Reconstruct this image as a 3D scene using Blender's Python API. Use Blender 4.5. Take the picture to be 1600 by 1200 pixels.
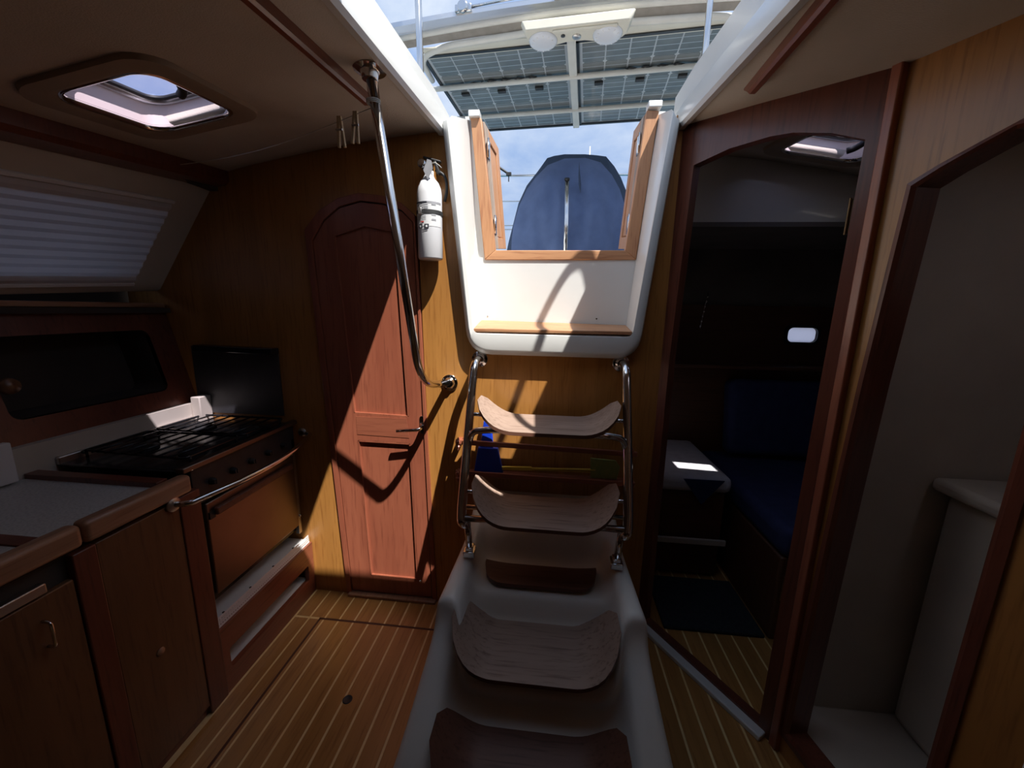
import bpy, bmesh, math, random
from mathutils import Vector as V, Matrix, noise
random.seed(4)
sc = bpy.context.scene
for o in list(bpy.data.objects): bpy.data.objects.remove(o)
C = sc.collection
# ---------------- camera, world, sun, exposure ----------------
FPX = 600.0
pitch, yaw, roll = math.radians(11), math.radians(5.5), .02
C0 = V((0, 0, 1.4))
F = V((-math.sin(yaw)*math.cos(pitch), math.cos(yaw)*math.cos(pitch), -math.sin(pitch)))
R0 = V((math.cos(yaw), math.sin(yaw), 0)); U0 = R0.cross(F)
RR = R0*math.cos(roll)+U0*math.sin(roll); UU = U0*math.cos(roll)-R0*math.sin(roll)
cd = bpy.data.cameras.new('camera'); cam = bpy.data.objects.new('camera', cd); C.objects.link(cam)
cam.matrix_world = Matrix((( RR.x, UU.x, -F.x, 0), (RR.y, UU.y, -F.y, 0), (RR.z, UU.z, -F.z, 1.4), (0, 0, 0, 1)))
cd.sensor_width = 36; cd.lens = 36*FPX/1600; cd.clip_start = .02; cd.clip_end = 3000
sc.camera = cam
sc.view_settings.view_transform = 'Standard'; sc.view_settings.look = 'None'
sc.view_settings.gamma = 1; sc.view_settings.use_curve_mapping = False
sc.view_settings.exposure = 0.0
SUN_DIR = V((-.43, .405, -1.0))
sd = bpy.data.lights.new('sun', 'SUN'); sd.energy = 8.6; sd.angle = math.radians(.55); sd.color = (1, .97, .92)
so = bpy.data.objects.new('sun', sd); C.objects.link(so); so.rotation_euler = SUN_DIR.to_track_quat('-Z', 'Y').to_euler(); so.location = (3, -3, 8)
w = bpy.data.worlds.new('sky'); sc.world = w; w.use_nodes = True
nt = w.node_tree; N = nt.nodes; L = nt.links; N.clear()
out = N.new('ShaderNodeOutputWorld'); bg = N.new('ShaderNodeBackground'); L.new(bg.outputs[0], out.inputs[0])
tc = N.new('ShaderNodeTexCoord'); mp = N.new('ShaderNodeMapping'); mp.inputs['Scale'].default_value = (1, 1, 2.2); mp.inputs['Location'].default_value = (.3, .1, .4)
L.new(tc.outputs['Generated'], mp.inputs[0])
nz = N.new('ShaderNodeTexNoise'); nz.inputs['Scale'].default_value = 3.2; nz.inputs['Detail'].default_value = 7; nz.inputs['Roughness'].default_value = .55; nz.inputs['Distortion'].default_value = .3
L.new(mp.outputs[0], nz.inputs[0])
rp = N.new('ShaderNodeValToRGB'); rp.color_ramp.elements[0].position = .40; rp.color_ramp.elements[1].position = .68
L.new(nz.outputs[0], rp.inputs[0])
sx = N.new('ShaderNodeSeparateXYZ'); L.new(tc.outputs['Generated'], sx.inputs[0])
gr = N.new('ShaderNodeValToRGB'); L.new(sx.outputs[2], gr.inputs[0])
ge = gr.color_ramp.elements; ge[0].position = 0; ge[0].color = (.50, .60, .76, 1); ge[1].position = 1; ge[1].color = (.36, .52, .84, 1)
e = ge.new(.3); e.color = (.32, .46, .74, 1)
mx = N.new('ShaderNodeMix'); mx.data_type = 'RGBA'; L.new(rp.outputs[0], mx.inputs[0]); L.new(gr.outputs[0], mx.inputs[6]); mx.inputs[7].default_value = (.72, .80, .92, 1)
L.new(mx.outputs[2], bg.inputs[0]); bg.inputs[1].default_value = 1.12

# ---------------- pixel-measured points on real planes (camera survey helpers) ----------------
def ray(px, py): return F+RR*((px-800)/FPX)-UU*((py-600)/FPX)
def oy(px, py, y): d = ray(px, py); return C0+d*(y/d.y)
def oz(px, py, z): d = ray(px, py); return C0+d*((z-1.4)/d.z)
def ox(px, py, x): d = ray(px, py); return C0+d*(x/d.x)
def zc(x, y): return 2.08-.08*x*x-.11*(1.594-y)
def oc(px, py):
    z = 2.0
    for _ in range(30): p = oz(px, py, z); z = zc(p.x, p.y)
    return p
# ---------------- materials ----------------
def mat(name, col, rough=.5, metal=0, **k):
    m = bpy.data.materials.new(name); m.use_nodes = True; t = m.node_tree; b = t.nodes['Principled BSDF']
    b.inputs['Base Color'].default_value = (*col, 1); b.inputs['Roughness'].default_value = rough; b.inputs['Metallic'].default_value = metal
    for a, v in k.items(): b.inputs[a.replace('_', ' ')].default_value = v
    return m
def noisy(name, c1, c2, scale=8, rough=.5, metal=0, stretch=(1, 1, 1), bump=.0, bscale=60, detail=5, lo=.35, hi=.65, rough2=None, **k):
    m = mat(name, c1, rough, metal, **k); t = m.node_tree; n = t.nodes; l = t.links; b = n['Principled BSDF']
    tc = n.new('ShaderNodeTexCoord'); mp = n.new('ShaderNodeMapping'); mp.inputs['Scale'].default_value = stretch
    l.new(tc.outputs['Object'], mp.inputs[0])
    nz = n.new('ShaderNodeTexNoise'); nz.inputs['Scale'].default_value = scale; nz.inputs['Detail'].default_value = detail; l.new(mp.outputs[0], nz.inputs[0])
    r = n.new('ShaderNodeValToRGB'); r.color_ramp.elements[0].position = lo; r.color_ramp.elements[1].position = hi
    r.color_ramp.elements[0].color = (*c1, 1); r.color_ramp.elements[1].color = (*c2, 1); l.new(nz.outputs[0], r.inputs[0]); l.new(r.outputs[0], b.inputs['Base Color'])
    if bump:
        n2 = n.new('ShaderNodeTexNoise'); n2.inputs['Scale'].default_value = bscale; n2.inputs['Detail'].default_value = 3; l.new(mp.outputs[0], n2.inputs[0])
        bp = n.new('ShaderNodeBump'); bp.inputs['Strength'].default_value = bump; bp.inputs['Distance'].default_value = .004; l.new(n2.outputs[0], bp.inputs['Height']); l.new(bp.outputs[0], b.inputs['Normal'])
    return m
def wood(name, c1, c2, c3, axis='z', rough=.35, coat=.3, fine=1.0, fig=1.0):
    """long-grained wood: broad figure plus fine pores, stretched along axis"""
    m = mat(name, c1, rough); t = m.node_tree; n = t.nodes; l = t.links; b = n['Principled BSDF']
    b.inputs['Coat Weight'].default_value = coat; b.inputs['Coat Roughness'].default_value = .25
    s = {'x': (.07, 1, 1), 'y': (1, .07, 1), 'z': (1, 1, .07)}[axis]
    tc = n.new('ShaderNodeTexCoord'); mp = n.new('ShaderNodeMapping'); mp.inputs['Scale'].default_value = s; l.new(tc.outputs['Object'], mp.inputs[0])
    oi = n.new('ShaderNodeObjectInfo'); va = n.new('ShaderNodeVectorMath'); va.operation = 'ADD'; l.new(mp.outputs[0], va.inputs[0])
    cx = n.new('ShaderNodeCombineXYZ')
    mm = n.new('ShaderNodeMath'); mm.operation = 'MULTIPLY'; mm.inputs[1].default_value = 7.3; l.new(oi.outputs['Random'], mm.inputs[0])
    for i in range(3): l.new(mm.outputs[0], cx.inputs[i])
    l.new(cx.outputs[0], va.inputs[1])
    nz = n.new('ShaderNodeTexNoise'); nz.inputs['Scale'].default_value = 14*fig; nz.inputs['Detail'].default_value = 4; nz.inputs['Distortion'].default_value = .8; l.new(va.outputs[0], nz.inputs[0])
    r = n.new('ShaderNodeValToRGB'); r.color_ramp.elements[0].position = .3; r.color_ramp.elements[1].position = .7
    r.color_ramp.elements[0].color = (*c1, 1); r.color_ramp.elements[1].color = (*c2, 1); l.new(nz.outputs[0], r.inputs[0])
    n2 = n.new('ShaderNodeTexNoise'); n2.inputs['Scale'].default_value = 110*fine; n2.inputs['Detail'].default_value = 3; l.new(va.outputs[0], n2.inputs[0])
    r2 = n.new('ShaderNodeValToRGB'); r2.color_ramp.elements[0].position = .52; r2.color_ramp.elements[1].position = .75; l.new(n2.outputs[0], r2.inputs[0])
    mx = n.new('ShaderNodeMix'); mx.data_type = 'RGBA'; l.new(r2.outputs[0], mx.inputs[0]); l.new(r.outputs[0], mx.inputs[6]); mx.inputs[7].default_value = (*c3, 1)
    l.new(mx.outputs[2], b.inputs['Base Color'])
    bp = n.new('ShaderNodeBump'); bp.inputs['Strength'].default_value = .12; bp.inputs['Distance'].default_value = .002; l.new(n2.outputs[0], bp.inputs['Height']); l.new(bp.outputs[0], b.inputs['Normal'])
    return m
M = {}
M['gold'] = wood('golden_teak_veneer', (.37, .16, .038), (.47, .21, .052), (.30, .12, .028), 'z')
M['gold_shaded'] = wood('golden_teak_shaded', (.15, .070, .030), (.20, .096, .042), (.11, .05, .022), 'z')  # golden teak again, with the cabinets' shade put into the colour
M['mahog'] = wood('mahogany_door', (.27, .075, .041), (.36, .112, .06), (.23, .064, .036), 'z', fig=.7)
M['mahog_x'] = wood('mahogany_rail', (.27, .080, .043), (.36, .118, .064), (.23, .068, .038), 'x', fig=.7)
M['mahog_y'] = wood('mahogany_long', (.20, .06, .03), (.28, .085, .045), (.14, .04, .02), 'y')
M['redpost'] = wood('red_brown_trim', (.13, .036, .02), (.18, .052, .028), (.09, .024, .014), 'z')
M['plank'] = wood('teak_floor_plank', (.38, .185, .052), (.48, .245, .075), (.30, .135, .036), 'y', rough=.28, coat=.5)
M['holly'] = noisy('pale_holly_strip', (.85, .66, .34), (.75, .55, .26), 20, .35)
M['groove'] = mat('dark_groove', (.09, .03, .015), .6)
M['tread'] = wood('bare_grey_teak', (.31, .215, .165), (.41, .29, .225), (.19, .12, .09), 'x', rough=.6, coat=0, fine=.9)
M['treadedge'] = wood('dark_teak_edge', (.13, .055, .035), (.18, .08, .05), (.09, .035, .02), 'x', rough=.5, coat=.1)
M['hatchwood'] = wood('pale_teak_frame', (.46, .22, .10), (.58, .30, .15), (.36, .15, .07), 'z', rough=.5, coat=.1)  # paler teak for the hatch frame and door leaves
M['hatchwood_x'] = wood('pale_teak_sill', (.46, .22, .10), (.58, .30, .15), (.36, .15, .07), 'x', rough=.5, coat=.1)  # same paler teak, grain running across
M['weather'] = wood('weathered_teak', (.30, .24, .19), (.42, .33, .27), (.2, .13, .09), 'z', rough=.7, coat=0)
M['gel'] = noisy('white_gelcoat', (.76, .76, .74), (.72, .72, .69), 3, .28, Coat_Weight=.3)
M['gelstep'] = noisy('white_step_moulding', (.82, .78, .71), (.76, .72, .64), 5, .4, bump=.05, bscale=160)
M['headliner'] = noisy('cream_headliner', (.60, .53, .45), (.54, .48, .40), 6, .75, bump=.25, bscale=260)
M['panelcream'] = noisy('cream_side_panel', (.62, .56, .48), (.56, .50, .42), 4, .7)
M['shade'] = noisy('pleated_white_shade', (.80, .78, .79), (.74, .72, .73), 6, .85)
t_ = M['shade'].node_tree; tl_ = t_.nodes.new('ShaderNodeBsdfTranslucent'); tl_.inputs[0].default_value = (.8, .8, .85, 1); ms_ = t_.nodes.new('ShaderNodeMixShader'); ms_.inputs[0].default_value = .30
t_.links.new(t_.nodes['Principled BSDF'].outputs[0], ms_.inputs[1]); t_.links.new(tl_.outputs[0], ms_.inputs[2]); t_.links.new(ms_.outputs[0], t_.nodes['Material Output'].inputs[0])
M['laminate'] = noisy('speckled_counter_laminate', (.62, .61, .58), (.50, .49, .47), 160, .35, lo=.45, hi=.6)
M['fiddle'] = wood('fiddle_rail_teak', (.33, .17, .095), (.42, .23, .135), (.26, .12, .065), 'y', rough=.4)
M['steel'] = noisy('polished_stainless', (.78, .77, .76), (.68, .67, .66), 5, .12, 1.0)
M['brush'] = noisy('brushed_stainless', (.60, .57, .54), (.52, .50, .47), 30, .35, 1.0, stretch=(1, .1, 1))
M['copper'] = noisy('bronze_tinted_oven_steel', (.26, .20, .16), (.21, .16, .125), 5, .42, 1.0)
M['black'] = noisy('black_enamel', (.012, .012, .013), (.02, .02, .022), 10, .18)
M['blackmatte'] = noisy('black_plastic', (.02, .02, .022), (.03, .03, .03), 30, .55)
M['white'] = noisy('white_paint', (.80, .80, .80), (.76, .76, .76), 6, .35)
M['extin'] = noisy('white_extinguisher_enamel', (.78, .78, .80), (.74, .74, .76), 6, .25)
M['label'] = noisy('paper_label', (.70, .70, .70), (.66, .66, .66), 20, .5)
M['red'] = mat('red_print', (.55, .05, .04), .5)
M['ink'] = mat('black_print', (.03, .03, .04), .5)
M['grey'] = noisy('grey_print', (.30, .30, .32), (.36, .36, .38), 20, .5)
M['canvas'] = noisy('navy_canvas_cover', (.085, .13, .26), (.11, .165, .32), 9, .8, bump=.3, bscale=14, Sheen_Weight=.3)
M['canvasdark'] = noisy('dark_navy_canvas', (.045, .07, .115), (.055, .08, .14), 9, .85)
M['alu'] = noisy('brushed_aluminium', (.66, .68, .72), (.58, .61, .66), 8, .3, .9, stretch=(.1, 1, 1))
M['tubewhite'] = noisy('cream_painted_tube', (.74, .72, .66), (.68, .66, .60), 8, .4)
M['housing'] = noisy('cream_lamp_housing', (.74, .71, .60), (.70, .67, .57), 8, .4)
M['lens'] = mat('clear_lamp_lens', (.86, .88, .93), .15, 0, Transmission_Weight=.15)
M['backsheet'] = noisy('clear_panel_back', (.50, .53, .55), (.44, .47, .50), 4, .25)
M['pframe'] = noisy('dark_panel_frame', (.05, .055, .06), (.07, .075, .08), 10, .4, .6)
M['bluepl'] = noisy('blue_plastic', (.01, .05, .55), (.015, .07, .60), 8, .35)
M['yellow'] = noisy('yellow_plastic', (.75, .58, .08), (.8, .62, .1), 8, .4)
M['green'] = noisy('green_plastic_mesh', (.34, .36, .10), (.26, .34, .10), 40, .5)
M['pin'] = noisy('clothespin_wood', (.50, .36, .20), (.58, .43, .26), 30, .7)
M['cord'] = mat('white_cord', (.6, .58, .52), .8)
M['hinge'] = noisy('dark_brass', (.22, .14, .07), (.16, .10, .05), 20, .5, .8)  # dark brass, slightly mottled
M['canvasgrey'] = noisy('grey_brown_canvas', (.34, .31, .28), (.28, .26, .23), 20, .9)
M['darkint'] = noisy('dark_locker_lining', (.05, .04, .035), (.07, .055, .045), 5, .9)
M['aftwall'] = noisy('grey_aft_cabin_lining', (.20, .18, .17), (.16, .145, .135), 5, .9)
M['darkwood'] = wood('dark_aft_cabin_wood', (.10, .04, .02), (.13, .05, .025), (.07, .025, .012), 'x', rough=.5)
M['navy'] = noisy('navy_upholstery', (.02, .03, .10), (.03, .04, .13), 20, .9)
M['sheet'] = noisy('white_bedding', (.7, .68, .74), (.62, .6, .66), 30, .9, bump=.3)
M['beigehead'] = noisy('beige_head_moulding', (.60, .54, .46), (.54, .48, .41), 5, .6)
M['mat'] = noisy('dark_carpet', (.02, .025, .03), (.035, .04, .045), 90, 1)
M['bronzeframe'] = noisy('hatch_trim_beige', (.36, .28, .21), (.30, .23, .17), 8, .6)
M['hatchwall'] = noisy('hatch_inner_moulding', (.92, .78, .74), (.88, .74, .70), 6, .6)
M['sea'] = noisy('sea_water', (.02, .07, .11), (.03, .10, .14), .4, .15)
def glass(name, col, trans, rough=.05):
    m = mat(name, col, rough); t = m.node_tree; n = t.nodes; b = n['Principled BSDF']
    b.inputs['Transmission Weight'].default_value = 0
    tr = n.new('ShaderNodeBsdfTransparent'); tr.inputs[0].default_value = (*col, 1); mxs = n.new('ShaderNodeMixShader'); mxs.inputs[0].default_value = trans
    t.links.new(b.outputs[0], mxs.inputs[1]); t.links.new(tr.outputs[0], mxs.inputs[2]); t.links.new(mxs.outputs[0], n['Material Output'].inputs[0]); return m
M['acrylic'] = glass('smoked_acrylic', (.80, .75, .90), .9)
def transl(name, col):
    m = bpy.data.materials.new(name); m.use_nodes = True; n = m.node_tree.nodes; n.remove(n['Principled BSDF'])
    tr = n.new('ShaderNodeBsdfTranslucent'); tr.inputs[0].default_value = (*col, 1); m.node_tree.links.new(tr.outputs[0], n['Material Output'].inputs[0]); return m
M['frost'] = transl('frosted_port_glass', (.95, .88, .98))
# solar cell: dark silicon, thin busbars, soft grey reflections mixed into the colour
def solar():
    m = mat('silicon_solar_cell', (.06, .08, .10), .12); t = m.node_tree; n = t.nodes; l = t.links; b = n['Principled BSDF']
    tc = n.new('ShaderNodeTexCoord'); sp = n.new('ShaderNodeSeparateXYZ'); l.new(tc.outputs['Object'], sp.inputs[0])
    a = n.new('ShaderNodeMath'); a.operation = 'MULTIPLY'; a.inputs[1].default_value = 18.0; l.new(sp.outputs[1], a.inputs[0])
    f = n.new('ShaderNodeMath'); f.operation = 'FRACT'; l.new(a.outputs[0], f.inputs[0])
    c = n.new('ShaderNodeMath'); c.operation = 'LESS_THAN'; c.inputs[1].default_value = .09; l.new(f.outputs[0], c.inputs[0])
    nz = n.new('ShaderNodeTexNoise'); nz.inputs['Scale'].default_value = 5; l.new(tc.outputs['Object'], nz.inputs[0])
    r = n.new('ShaderNodeValToRGB'); r.color_ramp.elements[0].color = (.085, .10, .105, 1); r.color_ramp.elements[1].color = (.24, .26, .26, 1); l.new(nz.outputs[0], r.inputs[0])
    mx = n.new('ShaderNodeMix'); mx.data_type = 'RGBA'; l.new(c.outputs[0], mx.inputs[0]); l.new(r.outputs[0], mx.inputs[6]); mx.inputs[7].default_value = (.45, .5, .55, 1)
    l.new(mx.outputs[2], b.inputs['Base Color']); return m
M['cell'] = solar()

# ---------------- geometry helpers ----------------
def obj(name, bm, m, parent=None, smooth=False, bevel=0, seg=2, sub=0):
    bmesh.ops.recalc_face_normals(bm, faces=bm.faces[:])
    me = bpy.data.meshes.new(name); 
    root = parent
    while root is not None and root.parent is not None: root = root.parent
    if root is not None:
        bmesh.ops.translate(bm, verts=bm.verts[:], vec=-root.location)
    bm.to_mesh(me); bm.free(); me.materials.append(M[m] if isinstance(m, str) else m)
    o = bpy.data.objects.new(name, me); C.objects.link(o)
    if parent is not None: o.parent = parent
    if bevel:
        b = o.modifiers.new('bevel', 'BEVEL'); b.width = bevel; b.segments = seg; b.limit_method = 'ANGLE'; b.angle_limit = math.radians(35)
    if sub:
        s = o.modifiers.new('sub', 'SUBSURF'); s.levels = sub; s.render_levels = sub
    if smooth:
        for p in me.polygons: p.use_smooth = True
    elif bevel:
        for p in me.polygons: p.use_smooth = True
        me.set_sharp_from_angle(angle=math.radians(35))
    return o
def sharp(o, a=35): 
    for p in o.data.polygons: p.use_smooth = True
    o.data.set_sharp_from_angle(angle=math.radians(a)); return o
def thing(name, label, cat, loc, group=None):
    o = bpy.data.objects.new(name, None); C.objects.link(o); o.location = loc; o.empty_display_size = .05
    o['label'] = label; o['category'] = cat
    if group: o['group'] = group
    return o
def tag(o, label, cat, group=None):
    o['label'] = label; o['category'] = cat
    if group: o['group'] = group
    return o
def struct(name, bm, m, label=None, **k):
    o = obj(name, bm, m, **k); o['kind'] = 'structure'
    if label: o['label'] = label
    return o
def sroot(name, loc, label):
    o = bpy.data.objects.new(name, None); C.objects.link(o); o.location = loc; o['kind'] = 'structure'; o['label'] = label; return o
def B(): return bmesh.new()
def box(bm, c, s, rot=None):
    """box centre c, full size s, rot a 3x3 Matrix"""
    c = V(c); vs = []
    for dx in (-.5, .5):
        for dy in (-.5, .5):
            for dz in (-.5, .5):
                p = V((dx*s[0], dy*s[1], dz*s[2])); p = rot @ p if rot else p
                vs.append(bm.verts.new(c+p))
    for f in ((0, 1, 3, 2), (4, 6, 7, 5), (0, 4, 5, 1), (2, 3, 7, 6), (0, 2, 6, 4), (1, 5, 7, 3)): bm.faces.new([vs[i] for i in f])
    return bm
def boxr(bm, x0, x1, y0, y1, z0, z1): return box(bm, ((x0+x1)/2, (y0+y1)/2, (z0+z1)/2), (abs(x1-x0), abs(y1-y0), abs(z1-z0)))
def bar(bm, a, b, wdt, h, up=V((0, 0, 1))):
    """rectangular bar a to b; wdt across, h along up"""
    a = V(a); b = V(b); d = (b-a); ln = d.length; d.normalize(); s = d.cross(V(up)).normalized(); u = s.cross(d)
    return box(bm, (a+b)/2, (wdt, ln, h), Matrix((s, d, u)).transposed())
def plate(outer, holes, org, ux, uz, depth, off=0):
    """flat plate: 2D outline and holes in basis (ux,uz) at org, extruded by vector depth"""
    bm = B(); org = V(org); ux = V(ux); uz = V(uz); dv = V(depth); es = []
    for lp in [outer]+list(holes):
        vs = [bm.verts.new(org+ux*p[0]+uz*p[1]) for p in lp]
        for i in range(len(vs)): es.append(bm.edges.new((vs[i], vs[(i+1) % len(vs)])))
    bmesh.ops.triangle_fill(bm, use_beauty=True, use_dissolve=True, edges=es)
    r = bmesh.ops.extrude_face_region(bm, geom=bm.faces[:])
    bmesh.ops.translate(bm, verts=[g for g in r['geom'] if isinstance(g, bmesh.types.BMVert)], vec=dv)
    return bm
def rr(x0, x1, z0, z1, r, n=5):
    pts = []
    for cx, cz, a0 in ((x1-r, z1-r, 0), (x0+r, z1-r, 90), (x0+r, z0+r, 180), (x1-r, z0+r, 270)):
        for i in range(n+1): a = math.radians(a0+90*i/n); pts.append((cx+r*math.cos(a), cz+r*math.sin(a)))
    return pts
def fillet(pts, r, n=6, closed=False):
    """round the corners of a polyline (any dimension)"""
    pts = [V(p) for p in pts]; N_ = len(pts); o = []
    for i in range(N_):
        if not closed and i in (0, N_-1): o.append(pts[i]); continue
        p = pts[i]; a = pts[i-1]; b = pts[(i+1) % N_]; ri = r[i] if isinstance(r, (list, tuple)) else r
        da = (a-p); db = (b-p); ra = min(ri, da.length*.49, db.length*.49); A = p+da.normalized()*ra; Bp = p+db.normalized()*ra
        if ra < 1e-5: o.append(p); continue
        for k in range(n+1):
            t = k/n; o.append(A*(1-t)**2+p*2*t*(1-t)+Bp*t*t)
    return o
def tube(bm, pts, r, n=12, cap=True):
    pts = [V(p) for p in pts]; rings = []; prev = None
    for i, p in enumerate(pts):
        d = ((pts[i+1]-p) if i < len(pts)-1 else (p-pts[i-1])).normalized()
        if 0 < i < len(pts)-1: d = ((pts[i+1]-p).normalized()+(p-pts[i-1]).normalized()).normalized()
        if prev is None: s = d.cross(V((0, 0, 1)));  s = s if s.length > .1 else d.cross(V((1, 0, 0)))
        else: s = prev-d*prev.dot(d)
        s.normalize(); prev = s; u = d.cross(s); ri = r[i] if isinstance(r, (list, tuple)) else r
        rings.append([bm.verts.new(p+(s*math.cos(2*math.pi*k/n)+u*math.sin(2*math.pi*k/n))*ri) for k in range(n)])
    for a, b in zip(rings, rings[1:]):
        for k in range(n): bm.faces.new((a[k], a[(k+1) % n], b[(k+1) % n], b[k]))
    if cap: bm.faces.new(rings[0][::-1]); bm.faces.new(rings[-1])
    return bm
def lathe(bm, prof, org, axis=(0, 0, 1), n=24):
    """prof list of (radius, height) along axis"""
    ax = V(axis).normalized(); s = ax.cross(V((0, 0, 1))); s = s.normalized() if s.length > .1 else V((1, 0, 0)); u = ax.cross(s); org = V(org); rings = []
    for r, h in prof:
        if r < 1e-6: rings.append([bm.verts.new(org+ax*h)])
        else: rings.append([bm.verts.new(org+ax*h+(s*math.cos(2*math.pi*k/n)+u*math.sin(2*math.pi*k/n))*r) for k in range(n)])
    for a, b in zip(rings, rings[1:]):
        for k in range(n):
            q = [a[0] if len(a) == 1 else a[k], a[0] if len(a) == 1 else a[(k+1) % n], b[0] if len(b) == 1 else b[(k+1) % n], b[0] if len(b) == 1 else b[k]]
            q = list(dict.fromkeys(q))
            if len(q) > 2: bm.faces.new(q)
    if len(rings[0]) > 1: bm.faces.new(rings[0][::-1])
    if len(rings[-1]) > 1: bm.faces.new(rings[-1])
    return bm
def loft(bm, loops, closed=False):
    rs = [[bm.verts.new(V(p)) for p in lp] for lp in loops]; n = len(rs[0])
    for a, b in zip(rs, rs[1:]):
        for k in range(n if closed else n-1): bm.faces.new((a[k], a[(k+1) % n], b[(k+1) % n], b[k]))
    return rs

YB = 1.594            # aft bulkhead plane
# ================= SETTING =================
# floor: pale strips with teak planks
bm = B(); boxr(bm, -1.95, 1.95, -2.6, 3.3, -.04, -.0012)
floor = struct('floor', bm, 'holly', 'teak cabin floor with pale holly strips between the planks')
pw = .0702; x0 = -1.045-pw*1; ycut = oz(590, 975, 0).y
gx = oz(430, 1060, 0).x
for i in range(34):
    xa = x0+pw*i+.0042; xb = x0+pw*(i+1)-.0042
    for (ya, yb) in (((-.6, ycut-.006), (ycut+.006, YB+.0)) if xa < .05 else ((-.6, 1.62 if xa < .5 else 3.2),)):
        for (xx0, xx1) in (((xa, gx-.005), (gx+.005, xb)) if (xa < gx < xb and ya < 0) else ((xa, xb),)):
            bm = B(); boxr(bm, xx0, xx1, ya, yb, -.02, 0); obj('plank', bm, 'plank', floor)
bm = B(); boxr(bm, gx-.005, 0, ycut-.005, ycut+.005, -.02, -.0006); boxr(bm, gx-.005, gx+.005, -.6, ycut, -.02, -.0006); obj('hatch_groove', bm, 'groove', floor)
p = oz(543, 1093, 0)
bm = B(); lathe(bm, [(.0, .0006), (.0125, .0006), (.0145, .002), (.017, .0006), (.017, -.01)], (p.x, p.y, 0)); obj('finger_hole', bm, 'blackmatte', floor, smooth=True)

# ceiling grid following the deck camber, with hatch openings and added unseen light holes
def ceil_grid(thick=0):
    xs = sorted(set([-1.42, -1.3, -1.21, -.945, -.8, -.6, -.435, -.3, 0, .3, .435, .6, .86, 1.12, 1.14, 1.28, 1.29, 1.47, 1.6, 1.95]+[-.25, .25])); ys = sorted(set([-2.6, -1.6, -.6, .1, .52, .68, .78, .912, 1.185, 1.36, 1.46, 1.52, 1.545, YB, 1.75, 1.9]))
    holes = [(-1.21, -.945, .912, 1.185), (-.435, .435, .78, YB), (.86, 1.14, 1.52, 1.75), (1.29, 1.47, 1.46, 1.545), (1.12, 1.28, .52, .68)]  # last pair added, unseen: sun for the aft berth, light for the washroom
    bm = B(); vs = {}
    def g(x, y):
        if (x, y) not in vs: vs[(x, y)] = bm.verts.new((x, y, zc(x, y)+thick))
        return vs[(x, y)]
    for a, b in zip(xs, xs[1:]):
        for c, d in zip(ys, ys[1:]):
            mx_, my_ = (a+b)/2, (c+d)/2
            if any(h[0] < mx_ < h[1] and h[2] < my_ < h[3] for h in holes): continue
            if my_ > YB and (mx_ < .46): continue
            bm.faces.new((g(a, c), g(b, c), g(b, d), g(a, d)))
    return bm
bm = ceil_grid(); ceiling = struct('ceiling', bm, 'headliner', 'cream cambered headliner of the cabin', smooth=True)
sm = ceiling.modifiers.new('thick', 'SOLIDIFY'); sm.thickness = .03; sm.offset = 1 if ceiling.data.polygons[0].normal.z > 0 else -1
# aft bulkhead (golden veneer) with door hole and companionway hole
doorL = [(-.945, 0.0), (-1.0, 1.40), (-1.02, 1.69)]
arch = [(-1.02, 1.70), (-.95, 1.775), (-.87, 1.82), (-.78, 1.84), (-.68, 1.83), (-.60, 1.80), (-.548, 1.755)]
doorhole = [(-.945, 0)]+arch+[(-.505, 0)]
top = [(x/100, zc(x/100, YB)+.02) for x in range(-190, 52, 8)]
outer = [(-1.9, -.04)]+[t for t in top if t[0] < -.43]+[(-.425, 2.10), (-.325, 1.24), (.342, 1.24), (.425, 2.10), (.462, zc(.46, YB)+.02), (.462, -.04)]
doorhole_c = [(-.945, .012)]+arch+[(-.505, .012)]
comp = None
bm = plate(outer, [doorhole_c], (0, YB, 0), (1, 0, 0), (0, 0, 1), (0, .03, 0))
struct('wall_back', bm, 'gold', 'golden teak veneer bulkhead behind the companionway ladder')
# other hull envelope
bm = plate([(-2.6, -.04), (3.3, -.04), (3.3, 2.2), (-2.6, 2.2)], [rr(.72, 1.38, 1.50, 1.80, .06)], (-1.93, 0, 0), (0, 1, 0), (0, 0, 1), (-.05, 0, 0)); struct('wall_left', bm, 'darkint')
bm = B(); bm.faces.new([bm.verts.new((-1.955, y, z)) for y, z in rr(.715, 1.385, 1.495, 1.805, .06)]); w5 = sroot('window_5', (-1.955, 1.05, 1.65), 'cabin side window behind the pleated shade'); obj('pane', bm, 'frost', w5)
bm = B(); boxr(bm, 1.95, 2.0, -2.6, 3.3, -.04, 2.2); struct('wall_right', bm, 'aftwall')
bm = B(); boxr(bm, -1.95, 1.95, -2.65, -2.6, -.04, 2.2); struct('wall_front', bm, 'gold_shaded')
bm = B(); boxr(bm, -1.95, -1.40, -2.6, YB, 1.96, 2.0); struct('trim_1', bm, 'darkint')

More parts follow.
